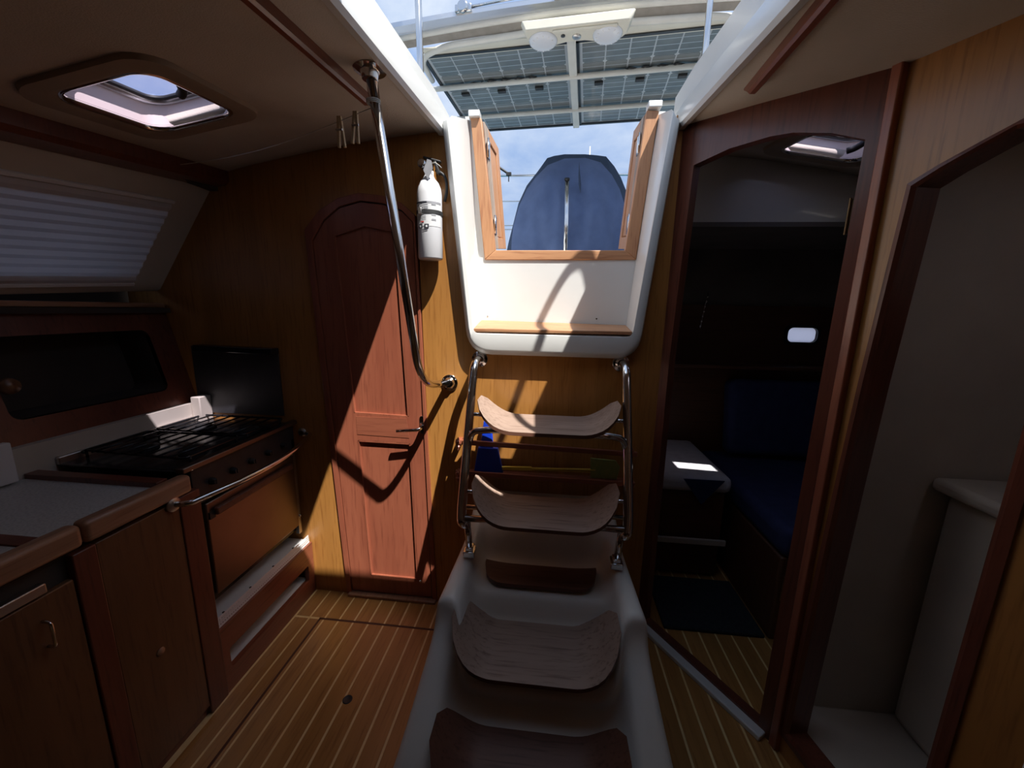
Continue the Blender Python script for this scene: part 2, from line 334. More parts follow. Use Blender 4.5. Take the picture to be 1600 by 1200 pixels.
# companionway moulding
def uloop(y, tl, bl, br, tr, r, n=7):
    return fillet([V((tl[0], y, tl[1])), V((bl[0], y, bl[1])), V((br[0], y, br[1])), V((tr[0], y, tr[1]))], [0, r, r, 0], n)
lo = [uloop(YB+.005, (-.437, 2.085), (-.338, 1.212), (.355, 1.212), (.434, 2.07), .10),
      uloop(YB-.030, (-.433, 2.075), (-.334, 1.215), (.352, 1.215), (.430, 2.06), .10),
      uloop(YB-.048, (-.424, 2.078), (-.326, 1.225), (.345, 1.225), (.422, 2.062), .095),
      uloop(YB-.054, (-.408, 2.08), (-.318, 1.240), (.333, 1.240), (.408, 2.07), .085),
      uloop(YB-.050, (-.398, 2.09), (-.310, 1.300), (.318, 1.300), (.398, 2.09), .03),
      uloop(YB-.040, (-.394, 2.10), (-.308, 1.306), (.315, 1.306), (.394, 2.10), .012),
      uloop(1.80, (-.374, 2.19), (-.322, 1.332), (.335, 1.332), (.402, 2.19), .012)]
bm = B(); loft(bm, lo); o = struct('trim_2', bm, 'gel', 'white moulded surround of the companionway opening'); sharp(o, 40)
# riser panel behind the sill, below the wooden frame
p0, p1, p2, p3 = oy(750, 500, 1.765), oy(979, 508, 1.765), oy(991, 409, 1.765), oy(755, 409, 1.765)
bm = B(); boxr(bm, -.40, .43, 1.765, 1.795, 1.30, 1.625); 
riser = struct('trim_3', bm, 'gel', 'white panel below the wooden hatch frame')
for px, py in ((762, 494), (932, 498)):
    p = oy(px, py, 1.765); bm = B(); lathe(bm, [(0, .002), (.003, .002), (.004, 0)], p, (0, -1, 0), 10); obj('screw', bm, 'steel', riser)
# exterior aft face of cabin + cockpit
bm = B(); boxr(bm, -1.9, -.41, 1.77, 1.80, 1.1, 2.18); boxr(bm, .43, 1.95, 1.90, 1.93, 1.80, 2.18); struct('trim_4', bm, 'gel', 'white outer face of the cabin')
# hatch coamings
def coam(s):
    bm = B(); HT = .05 if s > 0 else .007
    ys = [.76, 1.0, 1.2, 1.4, YB-.02, 1.78]
    def ln(off, dz, x): return [V((s*x, y, zc(.435, min(y, YB))+dz)) for y in ys]
    loft(bm, [ln(0, -.012, .455), ln(0, -.014, .437), ln(0, -.004, .428), ln(0, .055, .430), ln(0, .066, .437), ln(0, .068, .452), ln(0, .072, .458), ln(0, .128+HT, .462), ln(0, .135+HT, .470), ln(0, .135+HT, .53), ln(0, .0, .54)])
    return bm
o = struct('trim_5', coam(-1), 'gel', 'white hatch coaming on the left'); sharp(o, 40)
o = struct('trim_6', coam(1), 'gel', 'white hatch coaming on the right'); sharp(o, 40)
bm = B(); boxr(bm, -.46, .46, .60, .775, 1.985, 2.13); struct('trim_7', bm, 'gel')
# white corner blocks over the frame posts
for nm_, xa_, xb_ in (('trim_8', -.372, -.325), ('trim_9', .352, .405)):
    bm = B(); boxr(bm, xa_, xb_, 1.742, 1.79, 2.180 if xa_ < 0 else 2.196, 2.205 if xa_ < 0 else 2.22); struct(nm_, bm, 'gel', bevel=.003)

# outside: deck and cockpit, sea
bm = B(); boxr(bm, -.62, .44, 1.80, 3.25, 1.02, 1.05); boxr(bm, -.62, .62, 3.25, 4.3, 1.02, 1.05); struct('floor_2', bm, 'gel', 'white cockpit sole')
bm = B()
for s in (-1, 1):
    yy = 1.80 if s < 0 else 3.25
    boxr(bm, s*.62, s*1.5, yy, 4.3, 1.40, 1.45); boxr(bm, s*.62, s*.65, yy, 4.3, 1.03, 1.42); boxr(bm, s*1.42, s*1.5, yy, 4.3, 1.42, 1.70)
boxr(bm, -1.5, 1.5, 4.3, 4.36, 1.0, 1.55)
struct('trim_10', bm, 'gel', 'white cockpit seats and coamings')
bm = B(); bmesh.ops.create_grid(bm, x_segments=1, y_segments=1, size=1500); bmesh.ops.translate(bm, verts=bm.verts[:], vec=(0, 0, .2))
# the sea lies outside the hull only
bmesh.ops.delete(bm, geom=bm.faces[:], context='FACES')
for v in list(bm.verts): bm.verts.remove(v)
for (a, b, c, d) in ((-1500, 1500, 6, 1500), (-1500, 1500, -1500, -4), (-1500, -2.6, -4, 6), (2.6, 1500, -4, 6)):
    vs = [bm.verts.new(q) for q in ((a, c, .2), (b, c, .2), (b, d, .2), (a, d, .2))]; bm.faces.new(vs)
o = obj('sea', bm, 'sea'); o['kind'] = 'structure'; o['label'] = 'sea around the boat'

# ================= COMPANIONWAY FRAME AND DOORS =================
YF = 1.758
fr = thing('hatch_frame', 'varnished teak U-shaped frame around the companionway opening above the white panel', 'frame', (.02, YF, 1.60))
def quadbar(pxs, y, d, m, par, name, bev=.003):
    """prism whose front face is a quad of surveyed corner points on plane y"""
    pts = [oy(a, b, y) for a, b in pxs]; bm = B(); f = [bm.verts.new(p) for p in pts]; k = [bm.verts.new(p+V((0, d, 0))) for p in pts]; n = len(pts)
    bm.faces.new(f); bm.faces.new(k[::-1])
    for i in range(n): bm.faces.new((f[i], f[(i+1) % n], k[(i+1) % n], k[i]))
    return obj(name, bm, m, par, bevel=bev)
quadbar([(735, 184), (752, 184), (774, 392), (757, 406)], YF, .035, 'hatchwood', fr, 'post')
quadbar([(1011, 172), (1030, 173), (994, 406), (977, 392)], YF, .035, 'hatchwood', fr, 'post')
quadbar([(757, 406), (774, 391), (977, 391), (994, 406)], YF, .035, 'hatchwood_x', fr, 'sill_rail')
for nm_, q4 in (('trim_19', [(727, 182), (744, 182), (768, 400), (742, 412)]), ('trim_20', [(1022, 174), (1040, 174), (1006, 412), (984, 400)])):
    bm = B(); f = [bm.verts.new(oy(a, b, 1.782)) for a, b in q4]; bm.faces.new(f); r_ = bmesh.ops.extrude_face_region(bm, geom=bm.faces[:]); bmesh.ops.translate(bm, verts=[g for g in r_['geom'] if isinstance(g, bmesh.types.BMVert)], vec=(0, .02, 0)); struct(nm_, bm, 'gel')
# folding doors swung aft: left and right
def leaf(side):
    if side < 0:
        lb = 'open weathered teak companionway door leaf at the left frame post'; a0 = oy(775, 389, 1.80); at = oy(757, 190, 1.80); b0 = oy(791, 389, 2.16); bt = oy(779, 232, 2.16)
    else:
        lb = 'open weathered teak companionway door leaf at the right frame post'; a0 = oy(979, 389, 1.80); at = oy(1006, 180, 1.80); b0 = oy(966, 389, 2.16); bt = oy(990, 205, 2.16)
    t = thing('companionway_door', lb, 'door', a0)
    nrm = V((1, 0, 0))*(-side)
    def P(u, v, o=0): q = (a0.lerp(b0, u)).lerp(at.lerp(bt, u), v); return q+nrm*o
    def piece(u0, u1, v0, v1, th, m, name, o=0):
        bm = B(); f = [bm.verts.new(P(u, v, o)) for u, v in ((u0, v0), (u1, v0), (u1, v1), (u0, v1))]; k = [bm.verts.new(P(u, v, o-th)) for u, v in ((u0, v0), (u1, v0), (u1, v1), (u0, v1))]
        bm.faces.new(f); bm.faces.new(k[::-1])
        for i in range(4): bm.faces.new((f[i], f[(i+1) % 4], k[(i+1) % 4], k[i]))
        return obj(name, bm, m, t, bevel=.002)
    piece(0, .24, 0, 1, .026, 'weather', 'stile'); piece(.78, 1, 0, 1, .026, 'hatchwood', 'stile')
    piece(.24, .78, .0, .10, .026, 'hatchwood', 'rail'); piece(.24, .78, .9, 1, .026, 'hatchwood', 'rail')
    piece(.26, .76, .11, .89, .012, 'hatchwood', 'panel', -.006)
    for v in (.14, .74):
        q = P(.0, v, .004)
        h = B(); box(h, q+V((-side*-.002, .014, .03)), (.006, .045, .075)); hg = obj('hinge', h, 'steel', t, bevel=.001)
        h = B(); tube(h, [q+V((0, -.008, -.008)), q+V((0, -.008, .068))], .005, 8); obj('hinge_pin', h, 'steel', hg, smooth=True)
leaf(-1); leaf(1)
# sill strip of teak
pts = [oz(742, 514, 1.345), oz(987, 518, 1.345), oz(978, 508, 1.352), oz(752, 501, 1.352)]
bm = B(); qs_ = [oy(740, 513, 1.545), oy(988, 518, 1.545), oy(978, 508, 1.762), oy(752, 500, 1.762)]
f = [bm.verts.new(q) for q in qs_]; k = [bm.verts.new(q-V((0, 0, .014))) for q in qs_]; bm.faces.new(f); bm.faces.new(k[::-1])
for i in range(4): bm.faces.new((f[i], f[(i+1) % 4], k[(i+1) % 4], k[i]))
tag(obj('sill_strip', bm, 'hatchwood_x', bevel=.003), 'narrow teak strip on the white ledge of the companionway', 'sill strip')

# ================= STEP MOULDING =================
base = thing('step_moulding', 'white moulded fibreglass stair base standing on the floor below the ladder', 'stairs', (0, 1.2, 0))
path = [(YB-.003, .60), (1.47, .575), (1.40, .55), (1.36, .50), (1.335, .455), (1.30, .445), (1.19, .44), (1.155, .435), (1.14, .40), (1.125, .355), (1.10, .345), (.925, .335), (.915, .30), (.945, .262), (.93, .235), (.90, .215), (.87, .205), (.72, .195), (.70, .17), (.705, .08), (.70, 0)]
cheek = [(YB-.003, .62), (1.47, .58), (1.40, .56), (1.36, .545), (1.335, .535), (1.30, .528), (1.19, .515), (1.155, .512), (1.14, .508), (1.10, .503), (1.05, .500), (1.035, .492), (1.028, .44), (.99, .395), (.95, .365), (.91, .335), (.87, .305), (.76, .235), (.71, .20), (.69, .08), (.68, 0)]
def hw0(y): return .295 if y > 1.03 else .295+(1.03-y)*.10
def hw(y): return .297 if y > 1.34 else (.297+(1.34-y)*.085 if y > 1.03 else .323+(1.03-y)*.12)
bm = B(); loops = []
for (py_, pz), (cy, cz) in zip(path, cheek):
    W = hw(cy); W0 = hw0(cy); sl = .05*max(0, .62-cz)
    row = [(-W-.035, cy+.0, 0), (-W-.004-sl, cy, cz-.018), (-W+.006, cy, cz-.004), (-W+.022, cy, cz), (-W0+.038, cy, cz-.002), (-W0+.050, .6*cy+.4*py_, .72*cz+.28*pz), (-W0+.068, py_, .15*cz+.85*pz), (-W0+.105, py_, .03*cz+.97*pz), (-.12, py_, pz)]
    row = row+[(0, py_, pz)]+[(-a, b, c) for a, b, c in row[::-1]]
    loops.append(row)
loft(bm, loops)
mo = obj('moulded_body', bm, 'gelstep', base, smooth=True, sub=1)
# treads
def tread(parent, name, xl, xr, yb, yf, z, lift, th=.013, tilt=0, back_straight=False, m='tread', corner=.5, skew=0):
    """dished tread: flat middle, ends curled upward, rounded corners"""
    bm = B(); nx, ny = 28, 7; xm = (xl+xr)/2; hwid = (xr-xl)/2; tops = []; bots = []
    for i in range(nx+1):
        u = -1+2*i/nx; a = abs(u); x = xm+u*hwid
        k = max(0, (a-.45)/.55); zz = z+lift*k**2.1
        kk = max(0, (a-.68)/.32); inset = (1-math.sqrt(max(0, 1-kk**2.2)))*corner
        y0_ = yf+(yb-yf)*inset; y1_ = yb-(0 if back_straight else (yb-yf)*inset*.35)
        if a >= .999: y0_ = yf+(yb-yf)*(.85 if back_straight else .42); y1_ = yb-(yb-yf)*(0 if back_straight else .25)
        tr, br = [], []
        for j in range(ny+1):
            v = j/ny; y = y0_+(y1_-y0_)*v; q = V((x*(1), y+skew*u, zz+tilt*(v-.5)))
            tr.append(bm.verts.new(q)); br.append(bm.verts.new(q-V((0, 0, th))))
        tops.append(tr); bots.append(br)
    for a, b in zip(tops, tops[1:]):
        for j in range(ny): bm.faces.new((a[j], b[j], b[j+1], a[j+1]))
    for a, b in zip(bots, bots[1:]):
        for j in range(ny): bm.faces.new((a[j], a[j+1], b[j+1], b[j]))
    for i in range(nx):
        for j in (0, ny):
            bm.faces.new((tops[i][j], tops[i+1][j], bots[i+1][j], bots[i][j]))
    for i in (0, nx):
        for j in range(ny): bm.faces.new((tops[i][j], tops[i][j+1], bots[i][j+1], bots[i][j]))
    o = obj(name, bm, m, parent); o.data.materials.append(M['treadedge'])
    for p_ in o.data.polygons:
        if abs(p_.normal.z) < .3 and p_.area < .01 and abs(p_.normal.x) < .9: p_.material_index = 1
        p_.use_smooth = True
    o.data.set_sharp_from_angle(angle=math.radians(40)); return o
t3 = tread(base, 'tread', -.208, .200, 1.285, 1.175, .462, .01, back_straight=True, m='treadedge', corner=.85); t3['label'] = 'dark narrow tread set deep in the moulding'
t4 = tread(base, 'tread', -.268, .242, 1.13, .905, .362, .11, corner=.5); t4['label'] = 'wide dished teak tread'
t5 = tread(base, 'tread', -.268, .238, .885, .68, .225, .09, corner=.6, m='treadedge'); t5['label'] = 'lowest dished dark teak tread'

# ================= LADDER =================
lad = thing('companionway_ladder', 'polished steel tube ladder with two curved teak treads under the hatch', 'ladder', (0, 1.25, .53))
def rail(s):
    pts = [V((s*.292, YB-.002, 1.192)), V((s*.296, 1.50, 1.192)), V((s*.300, 1.42, .98)), V((s*.296, 1.262, .68)), V((s*.290, 1.235, .645)), V((s*.278, 1.255, .625))]
    return fillet(pts, [0, .07, .15, .03, .02, 0], 8)
for s in (-1, 1):
    bm = B(); tube(bm, rail(s), .0175, 14); r_ = obj('side_rail', bm, 'steel', lad, smooth=True)
    bm = B(); tube(bm, [V((s*.276, 1.255, .665)), V((s*.262, 1.235, .545))], .0125, 12); obj('leg', bm, 'steel', r_, smooth=True)
    bm = B(); lathe(bm, [(.034, 0), (.034, .005), (.022, .009), (.019, .022)], (s*.292, YB, 1.192), (0, -1, 0)); obj('wall_flange', bm, 'steel', r_, bevel=.001)
    bm = B(); box(bm, (s*.260, 1.235, .534), (.042, .05, .022)); box(bm, (s*.260, 1.235, .550), (.028, .036, .014)); obj('foot', bm, 'steel', r_, bevel=.003)
# support bars under treads
bm = B(); tube(bm, fillet([V((-.295, 1.385, .89)), V((-.28, 1.37, .945)), V((-.20, 1.33, .968)), V((.20, 1.33, .968)), V((.28, 1.37, .945)), V((.295, 1.385, .89))], .05, 6), .0125, 12); obj('support_bar', bm, 'steel', lad, smooth=True)
bm = B(); tube(bm, [V((-.288, 1.245, .658)), V((.288, 1.245, .658))], .012, 12); obj('support_bar', bm, 'steel', lad, smooth=True)
bm = B(); tube(bm, [V((-.288, 1.30, .672)), V((.288, 1.30, .672))], .009, 12); obj('support_bar', bm, 'steel', lad, smooth=True)
for s in (-1, 1):
    for y, z in ((1.43, .995), (1.30, .735)):
        bm = B(); tube(bm, [V((s*.298, y, z)), V((s*.245, y, z))], .008, 10); obj('bracket', bm, 'steel', lad, smooth=True)
a = tread(lad, 'tread', -.258, .262, 1.50, 1.262, .985, .085, corner=.5); a['label'] = 'upper dished teak tread'
a = tread(lad, 'tread', -.258, .258, 1.385, 1.155, .69, .10, corner=.5); a['label'] = 'lower dished teak tread'

# ================= GRAB POLE =================
pf = V((-.49, 1.085, 2.005)); pf.z = zc(pf.x, pf.y)
gp = thing('grab_pole', 'long bent stainless grab pole from ceiling flange down to the bulkhead flange by the door', 'pole', (-.423, YB, 1.084))
bm = B(); tube(bm, fillet([pf, V((-.468, 1.352, 1.115)), V((-.425, YB-.002, 1.084))], [0, .13, 0], 12), .0145, 16); obj('pole', bm, 'steel', gp, smooth=True)
bm = B(); lathe(bm, [(.042, 0), (.042, .006), (.024, .010), (.020, .028)], pf, (0, 0, -1)); obj('ceiling_flange', bm, 'steel', gp, bevel=.001)
bm = B(); lathe(bm, [(.036, 0), (.036, .006), (.024, .010), (.018, .022)], (-.423, YB, 1.084), (0, -1, 0)); wf = obj('wall_flange', bm, 'steel', gp, bevel=.001)
for k in range(3):
    a = math.radians(30+120*k); bm = B(); lathe(bm, [(.005, 0), (.004, .002), (0, .0025)], (-.423+.029*math.cos(a), YB-.006, 1.084+.029*math.sin(a)), (0, -1, 0), 8); obj('screw', bm, 'brush', wf, smooth=True)

# clothesline and pins
hk = ox(275, 258, -1.37)
ca = V((-.494, 1.108, 1.925)); cm = []
for k in range(13): t = k/12; q = ca.lerp(hk, t); q.z -= .045*math.sin(math.pi*t)*0.6; cm.append(q)
cl = thing('clothesline', 'thin white cord tied from the grab pole across to the hook on the dark beam', 'cord', ca)
bm = B(); tube(bm, cm, .0014, 6); obj('line', bm, 'cord', cl, smooth=True)
bm = B()
for k in range(3): tube(bm, [V((-.4915+.0175*math.cos(a), 1.103+.0175*math.sin(a), 1.93+.004*k+.001*math.sin(a))) for a in [i*math.pi/6 for i in range(13)]], .0014, 6, False)
tube(bm, [V((-.476, 1.10, 1.93)), V((-.47, 1.09, 1.90)), V((-.472, 1.09, 1.86)), V((-.478, 1.095, 1.85))], .0015, 6)
obj('knot', bm, 'cord', cl, smooth=True)
for px, lb, rot in ((508, 'wooden clothespin hanging on the cord, farther from the steel pole', .1), (531, 'wooden clothespin hanging on the cord, nearer the steel pole', -.15)):
    t_ = .07 if px == 531 else .135
    q = ca.lerp(hk, t_); q.z -= .02
    cp = thing('clothespin', lb, 'clothespin', q, 'clothespins on the cord')
    for s in (-1, 1):
        bm = B(); a_ = V((q.x+s*.003, q.y, q.z+.022)); b_ = V((q.x+s*.0085+rot*.03, q.y, q.z-.058)); bar(bm, a_, b_, .0065, .009, V((0, 1, 0))); obj('prong', bm, 'pin', cp, bevel=.001)
    bm = B(); tube(bm, [V((q.x-.009, q.y-.006, q.z-.014)), V((q.x+.010, q.y-.006, q.z-.014))], .003, 8); obj('spring', bm, 'brush', cp)

# ================= DOOR 1 =================
d1 = sroot('door_1', (-.73, YB, 0), 'reddish mahogany arched door with two recessed panels in the bulkhead')
yd = YB-.004
def inset(pts, d, c=(-.765, .9)):
    o = []
    for x, z in pts:
        o.append((x+(d if x < c[0] else -d) if abs(x-c[0]) > .12 else x, z-(d if z > c[1]+.3 else 0) if z > .1 else z))
    return o
leaf_out = [(-.925, .02), (-.996, 1.66), (-.94, 1.74), (-.87, 1.79), (-.78, 1.812), (-.69, 1.802), (-.61, 1.775), (-.568, 1.735), (-.524, .02)]
def b2(px, py): q = oy(px, py, YB); return (q.x, q.z)
up = [b2(554, 645), b2(522, 368), b2(570, 352), b2(618, 362), b2(639, 651)]
lw = [b2(580, 898), b2(560, 688), b2(641, 693), b2(653, 905)]
bm = plate(leaf_out, [up, lw], (0, yd, 0), (1, 0, 0), (0, 0, 1), (0, .022, 0)); obj('leaf', bm, 'mahog', d1)
for lp in (up, lw):
    cx_ = sum(a for a, b in lp)/len(lp); cz_ = sum(b for a, b in lp)/len(lp)
    big = [(cx_+(a-cx_)*1.1, cz_+(b-cz_)*1.05) for a, b in lp]
    bm = plate(big, [], (0, yd+.011, 0), (1, 0, 0), (0, 0, 1), (0, .006, 0)); pn = obj('panel', bm, 'mahog', d1)
    # moulding bead around the panel
    bm = B(); pts = [V((a, yd+.006, b)) for a, b in lp]
    for i in range(len(pts)): bar(bm, pts[i], pts[(i+1) % len(pts)], .008, .012, V((0, 1, 0)))
    obj('bead', bm, 'mahog', pn)
for pts_, m_ in (([b2(557, 650), b2(636, 654), b2(640, 684), b2(559, 678)], 'mahog_x'),):
    bm = plate(pts_, [], (0, yd-.0015, 0), (1, 0, 0), (0, 0, 1), (0, .003, 0)); obj('rail', bm, m_, d1)
# jamb frame
jo = [(-.952, 0)]+[(x-.008, z+.006) for x, z in arch]+[(-.497, 0)]
ji = [(-.929, 0)]+[(-.999, 1.665), (-.94, 1.745), (-.87, 1.795), (-.78, 1.817), (-.69, 1.807), (-.61, 1.78), (-.564, 1.735)]+[(-.520, 0)]
bm = plate(jo+ji[::-1], [], (0, YB-.010, 0), (1, 0, 0), (0, 0, 1), (0, .04, 0)); obj('frame', bm, 'mahog', d1, bevel=.002)
bm = B(); boxr(bm, -.94, -.50, YB-.03, YB+.02, 0, .014); obj('threshold', bm, 'fiddle', d1, bevel=.003)
hp = oy(660, 664, yd)
bm = plate(rr(hp.x-.011, hp.x+.011, hp.z-.04, hp.z+.042, .010), [], (0, yd-.004, 0), (1, 0, 0), (0, 0, 1), (0, .004, 0)); hd = obj('handle', bm, 'steel', d1, bevel=.001)
bm = B(); tube(bm, fillet([V((hp.x, yd-.004, hp.z-.008)), V((hp.x, yd-.045, hp.z-.008)), V((hp.x-.10, yd-.048, hp.z-.018))], [0, .02, 0], 6), [.010]*2+[.0085]*5+[.0065]*2 if False else .0078, 12); obj('lever', bm, 'steel', hd, smooth=True)
p = oy(657, 908, yd); bm = B(); lathe(bm, [(.006, 0), (.006, .004), (0, .006)], p, (0, -1, 0), 10); obj('stud', bm, 'steel', d1, smooth=True)
# space behind the door
bm = B(); boxr(bm, -1.3, -.45, YB+.05, YB+.06, 0, 2.0); struct('trim_11', bm, 'darkint')

# ================= FIRE EXTINGUISHER =================
ec = oy(673, 406, 1.545); et = oy(667, 285, 1.545); er = .0475
cx_, cz0, cz1 = ec.x, ec.z, et.z+.01
ex = thing('fire_extinguisher', 'white fire extinguisher strapped to the bulkhead beside the companionway', 'extinguisher', (cx_, 1.545, cz0))
bm = B(); lathe(bm, [(0, 0), (er-.004, 0), (er, .006), (er, cz1-cz0-.055), (er*.93, cz1-cz0-.032), (er*.75, cz1-cz0-.012), (er*.48, cz1-cz0+.002), (er*.38, cz1-cz0+.012), (er*.38, cz1-cz0+.028), (0, cz1-cz0+.028)], (cx_, 1.545, cz0), n=36); obj('cylinder', bm, 'extin', ex, smooth=True)
H_ = cz1-cz0
def curved(name, a0, a1, z0, z1, m, par, off=.0008, n=16):
    bm = B(); lo_, hi_ = [], []
    for k in range(n+1):
        a = math.radians(a0+(a1-a0)*k/n); x = cx_+(er+off)*math.sin(a); y = 1.545-(er+off)*math.cos(a)
        lo_.append((x, y, cz0+z0)); hi_.append((x, y, cz0+z1))
    loft(bm, [lo_, hi_]); return obj(name, bm, m, par, smooth=True)
lbl = curved('label', -75, 75, H_*.40, H_*.69, 'label', ex)
curved('header_band', -75, 75, H_*.675, H_*.70, 'grey', lbl, .0014)
curved('header_text', -60, 5, H_*.680, H_*.695, 'ink', lbl, .0018)
for k, z in enumerate((.655, .63, .61)): curved('text_line', -45, 10, H_*z, H_*(z+.008), 'grey', lbl, .0016)
for k, z in enumerate((.52, .50, .48)): curved('text_line', -60, 0, H_*z, H_*(z+.006), 'grey', lbl, .0016)
for z in (.655, .53, .47): curved('text_line', 25, 45, H_*z, H_*(z+.02), 'grey', lbl, .0016)
curved('red_mark', -28, -10, H_*.445, H_*.46, 'red', lbl, .0018)
for a in (-38, -8): 
    curved('pictogram', a, a+20, H_*.375, H_*.425, 'ink', lbl, .0018)
    curved('pictogram_figure', a+6, a+14, H_*.385, H_*.41, 'label', lbl, .0024, 4)
curved('caption', -20, 6, H_*.345, H_*.358, 'ink', lbl, .0018)
st_ = curved('strap', -180, 180, H_*.555, H_*.60, 'blackmatte', ex, .003, 32)
bm = B(); box(bm, (cx_-.022, 1.545-er-.004, cz0+H_*.578), (.014, .008, .024)); obj('buckle', bm, 'brush', st_, bevel=.002)
zt = cz0+H_+.03
bm = B(); box(bm, (cx_-.004, 1.545, zt+.012), (.034, .04, .026)); box(bm, (cx_+.012, 1.55, zt+.04), (.07, .018, .008), Matrix.Rotation(.25, 3, 'Y')); box(bm, (cx_+.03, 1.55, zt+.012), (.012, .018, .05), Matrix.Rotation(-.35, 3, 'Y')); vh = obj('valve_head', bm, 'blackmatte', ex, bevel=.003)
bm = B(); lathe(bm, [(0, .014), (.013, .014), (.016, .012), (.016, 0)], (cx_-.022, 1.535, zt+.02), (0, -1, 0)); obj('gauge', bm, 'steel', vh, smooth=True)
bm = B(); q = V((cx_+.008, 1.505, zt+.0)); vs = [bm.verts.new(q+V(v_)) for v_ in ((0, 0, -.042), (.019, 0, -.006), (.014, 0, .022), (-.002, 0, .028), (-.018, 0, -.008))]; bm.faces.new(vs); r_ = bmesh.ops.extrude_face_region(bm, geom=bm.faces[:]); bmesh.ops.translate(bm, verts=[g for g in r_['geom'] if isinstance(g, bmesh.types.BMVert)], vec=(0, .002, 0)); obj('inspection_tag', bm, 'grey', ex)
bm = B(); tube(bm, [V((cx_+.018, 1.52, zt+.018)), V((cx_+.032, 1.52, zt+.02)), V((cx_+.045, 1.52, zt+.012)), V((cx_+.056, 1.52, zt+.002))], .0015, 6); obj('seal_tie', bm, 'cord', ex, smooth=True)
bm = B(); boxr(bm, cx_-.02, cx_+.02, 1.592, YB, cz0+.02, cz0+H_*.95); obj('wall_bracket', bm, 'blackmatte', ex)
bm = B(); tube(bm, fillet([V((cx_+.02, 1.565, zt+.01)), V((cx_+.058, 1.57, zt-.01)), V((cx_+.062, 1.575, zt-.06)), V((cx_+.05, 1.58, zt-.10))], .03, 5), .006, 10); obj('hose', bm, 'blackmatte', ex, smooth=True)

# ================= RACK BEHIND LADDER =================
rk = thing('wall_rack', 'two-bar wooden rack fixed to the bulkhead behind the ladder', 'rack', (0, YB, .66))
for (l_, r_) in (((712, 690), (996, 710)), ((712, 738), (992, 757))):
    a = oy(*l_, YB-.055); b = oy(*r_, YB-.055); bm = B(); bar(bm, a, b, .012, .022); obj('bar', bm, 'mahog_x', rk, bevel=.003)
    if l_[1] > 700: bm = B(); boxr(bm, a.x, b.x, YB-.05, YB, a.z-.014, a.z-.004); obj('shelf', bm, 'mahog_x', rk)
for px in (718, 984):
    for k in (0, 1):
        q = oy(px, 690+(14 if px > 900 else 0)+k*48, YB-.03); bm = B(); lathe(bm, [(.0, -.036), (.006, -.03), (.011, -.012), (.005, -.004), (.012, .004), (.012, .012), (.006, .02), (.0, .03)], (q.x, YB-.055, q.z)); boxr(bm, q.x-.010, q.x+.010, YB-.05, YB, q.z-.01, q.z+.01); obj('bracket', bm, 'mahog', rk, smooth=False)
# things in the rack
q0 = oy(752, 657, YB-.025); q1 = oy(782, 738, YB-.025)
du = thing('dustpan', 'bright blue plastic dustpan standing in the rack behind the ladder', 'dustpan', (q0.x+.03, YB-.025, q1.z))
bm = plate([(q0.x-.005, q1.z+.11), (q0.x+.012, q0.z), (q0.x+.045, q0.z), (q0.x+.055, q1.z+.11)], [], (0, YB-.035, 0), (1, 0, 0), (0, 0, 1), (0, .014, 0)); obj('handle', bm, 'bluepl', du, bevel=.004)
bm = plate([(q0.x-.03, q1.z), (q0.x-.012, q1.z+.115), (q0.x+.075, q1.z+.115), (q0.x+.10, q1.z)], [], (0, YB-.04, 0), (1, 0, 0), (0, 0, 1), (0, .022, 0)); obj('pan', bm, 'bluepl', du, bevel=.005)
fs = thing('fly_swatter', 'yellow fly swatter with green paddle lying in the rack', 'swatter', oy(860, 740, YB-.03))
a = oy(778, 731, YB-.03); b = oy(930, 734, YB-.03); bm = B(); bar(bm, a, a.lerp(b, .35), .012, .014); tube(bm, [a.lerp(b, .3), b], .005, 8); tube(bm, [a.lerp(b, .3)-V((0, 0, .006)), b-V((0, 0, .012))], .002, 8); obj('handle', bm, 'yellow', fs)
c_ = oy(944, 732, YB-.03); bm = plate([(c_.x-.055, c_.z-.045), (c_.x-.06, c_.z+.045), (c_.x+.045, c_.z+.04), (c_.x+.065, c_.z+.01), (c_.x+.055, c_.z-.045)], [], (0, YB-.034, 0), (1, 0, 0), (0, 0, 1), (0, .006, 0)); obj('paddle', bm, 'green', fs, bevel=.002)

# ================= CEILING RAILS =================
def hrail(pa, pb, s, label, nm='ceiling_handrail'):
    a = oc(*pa); b = oc(*pb); d = (b-a); a = a-d*.5 if s < 0 else a-d*.5
    t = thing(nm, label, 'handrail', b)
    bm = B(); n = 16; prev = None
    lps = []
    for k in range(n+1):
        q = a.lerp(b, k/n); q.z = zc(q.x, q.y); hgt = .028 if 0 < k < n else .006
        lps.append([(q.x-.013, q.y, q.z), (q.x-.013, q.y, q.z-hgt*.8), (q.x-.007, q.y, q.z-hgt), (q.x+.007, q.y, q.z-hgt), (q.x+.013, q.y, q.z-hgt*.8), (q.x+.013, q.y, q.z)])
    loft(bm, lps, True); bm.faces.new([bm.verts[i] for i in range(0)]) if False else None
    obj('rail', bm, 'mahog_y', t, smooth=False)
    return t
hrail((410, 0), (583, 158), -1, 'dark red-brown wooden handrail along the ceiling ending at the grab pole')
hrail((1285, 0), (1170, 138), 1, 'reddish wooden handrail along the ceiling right of the hatch')

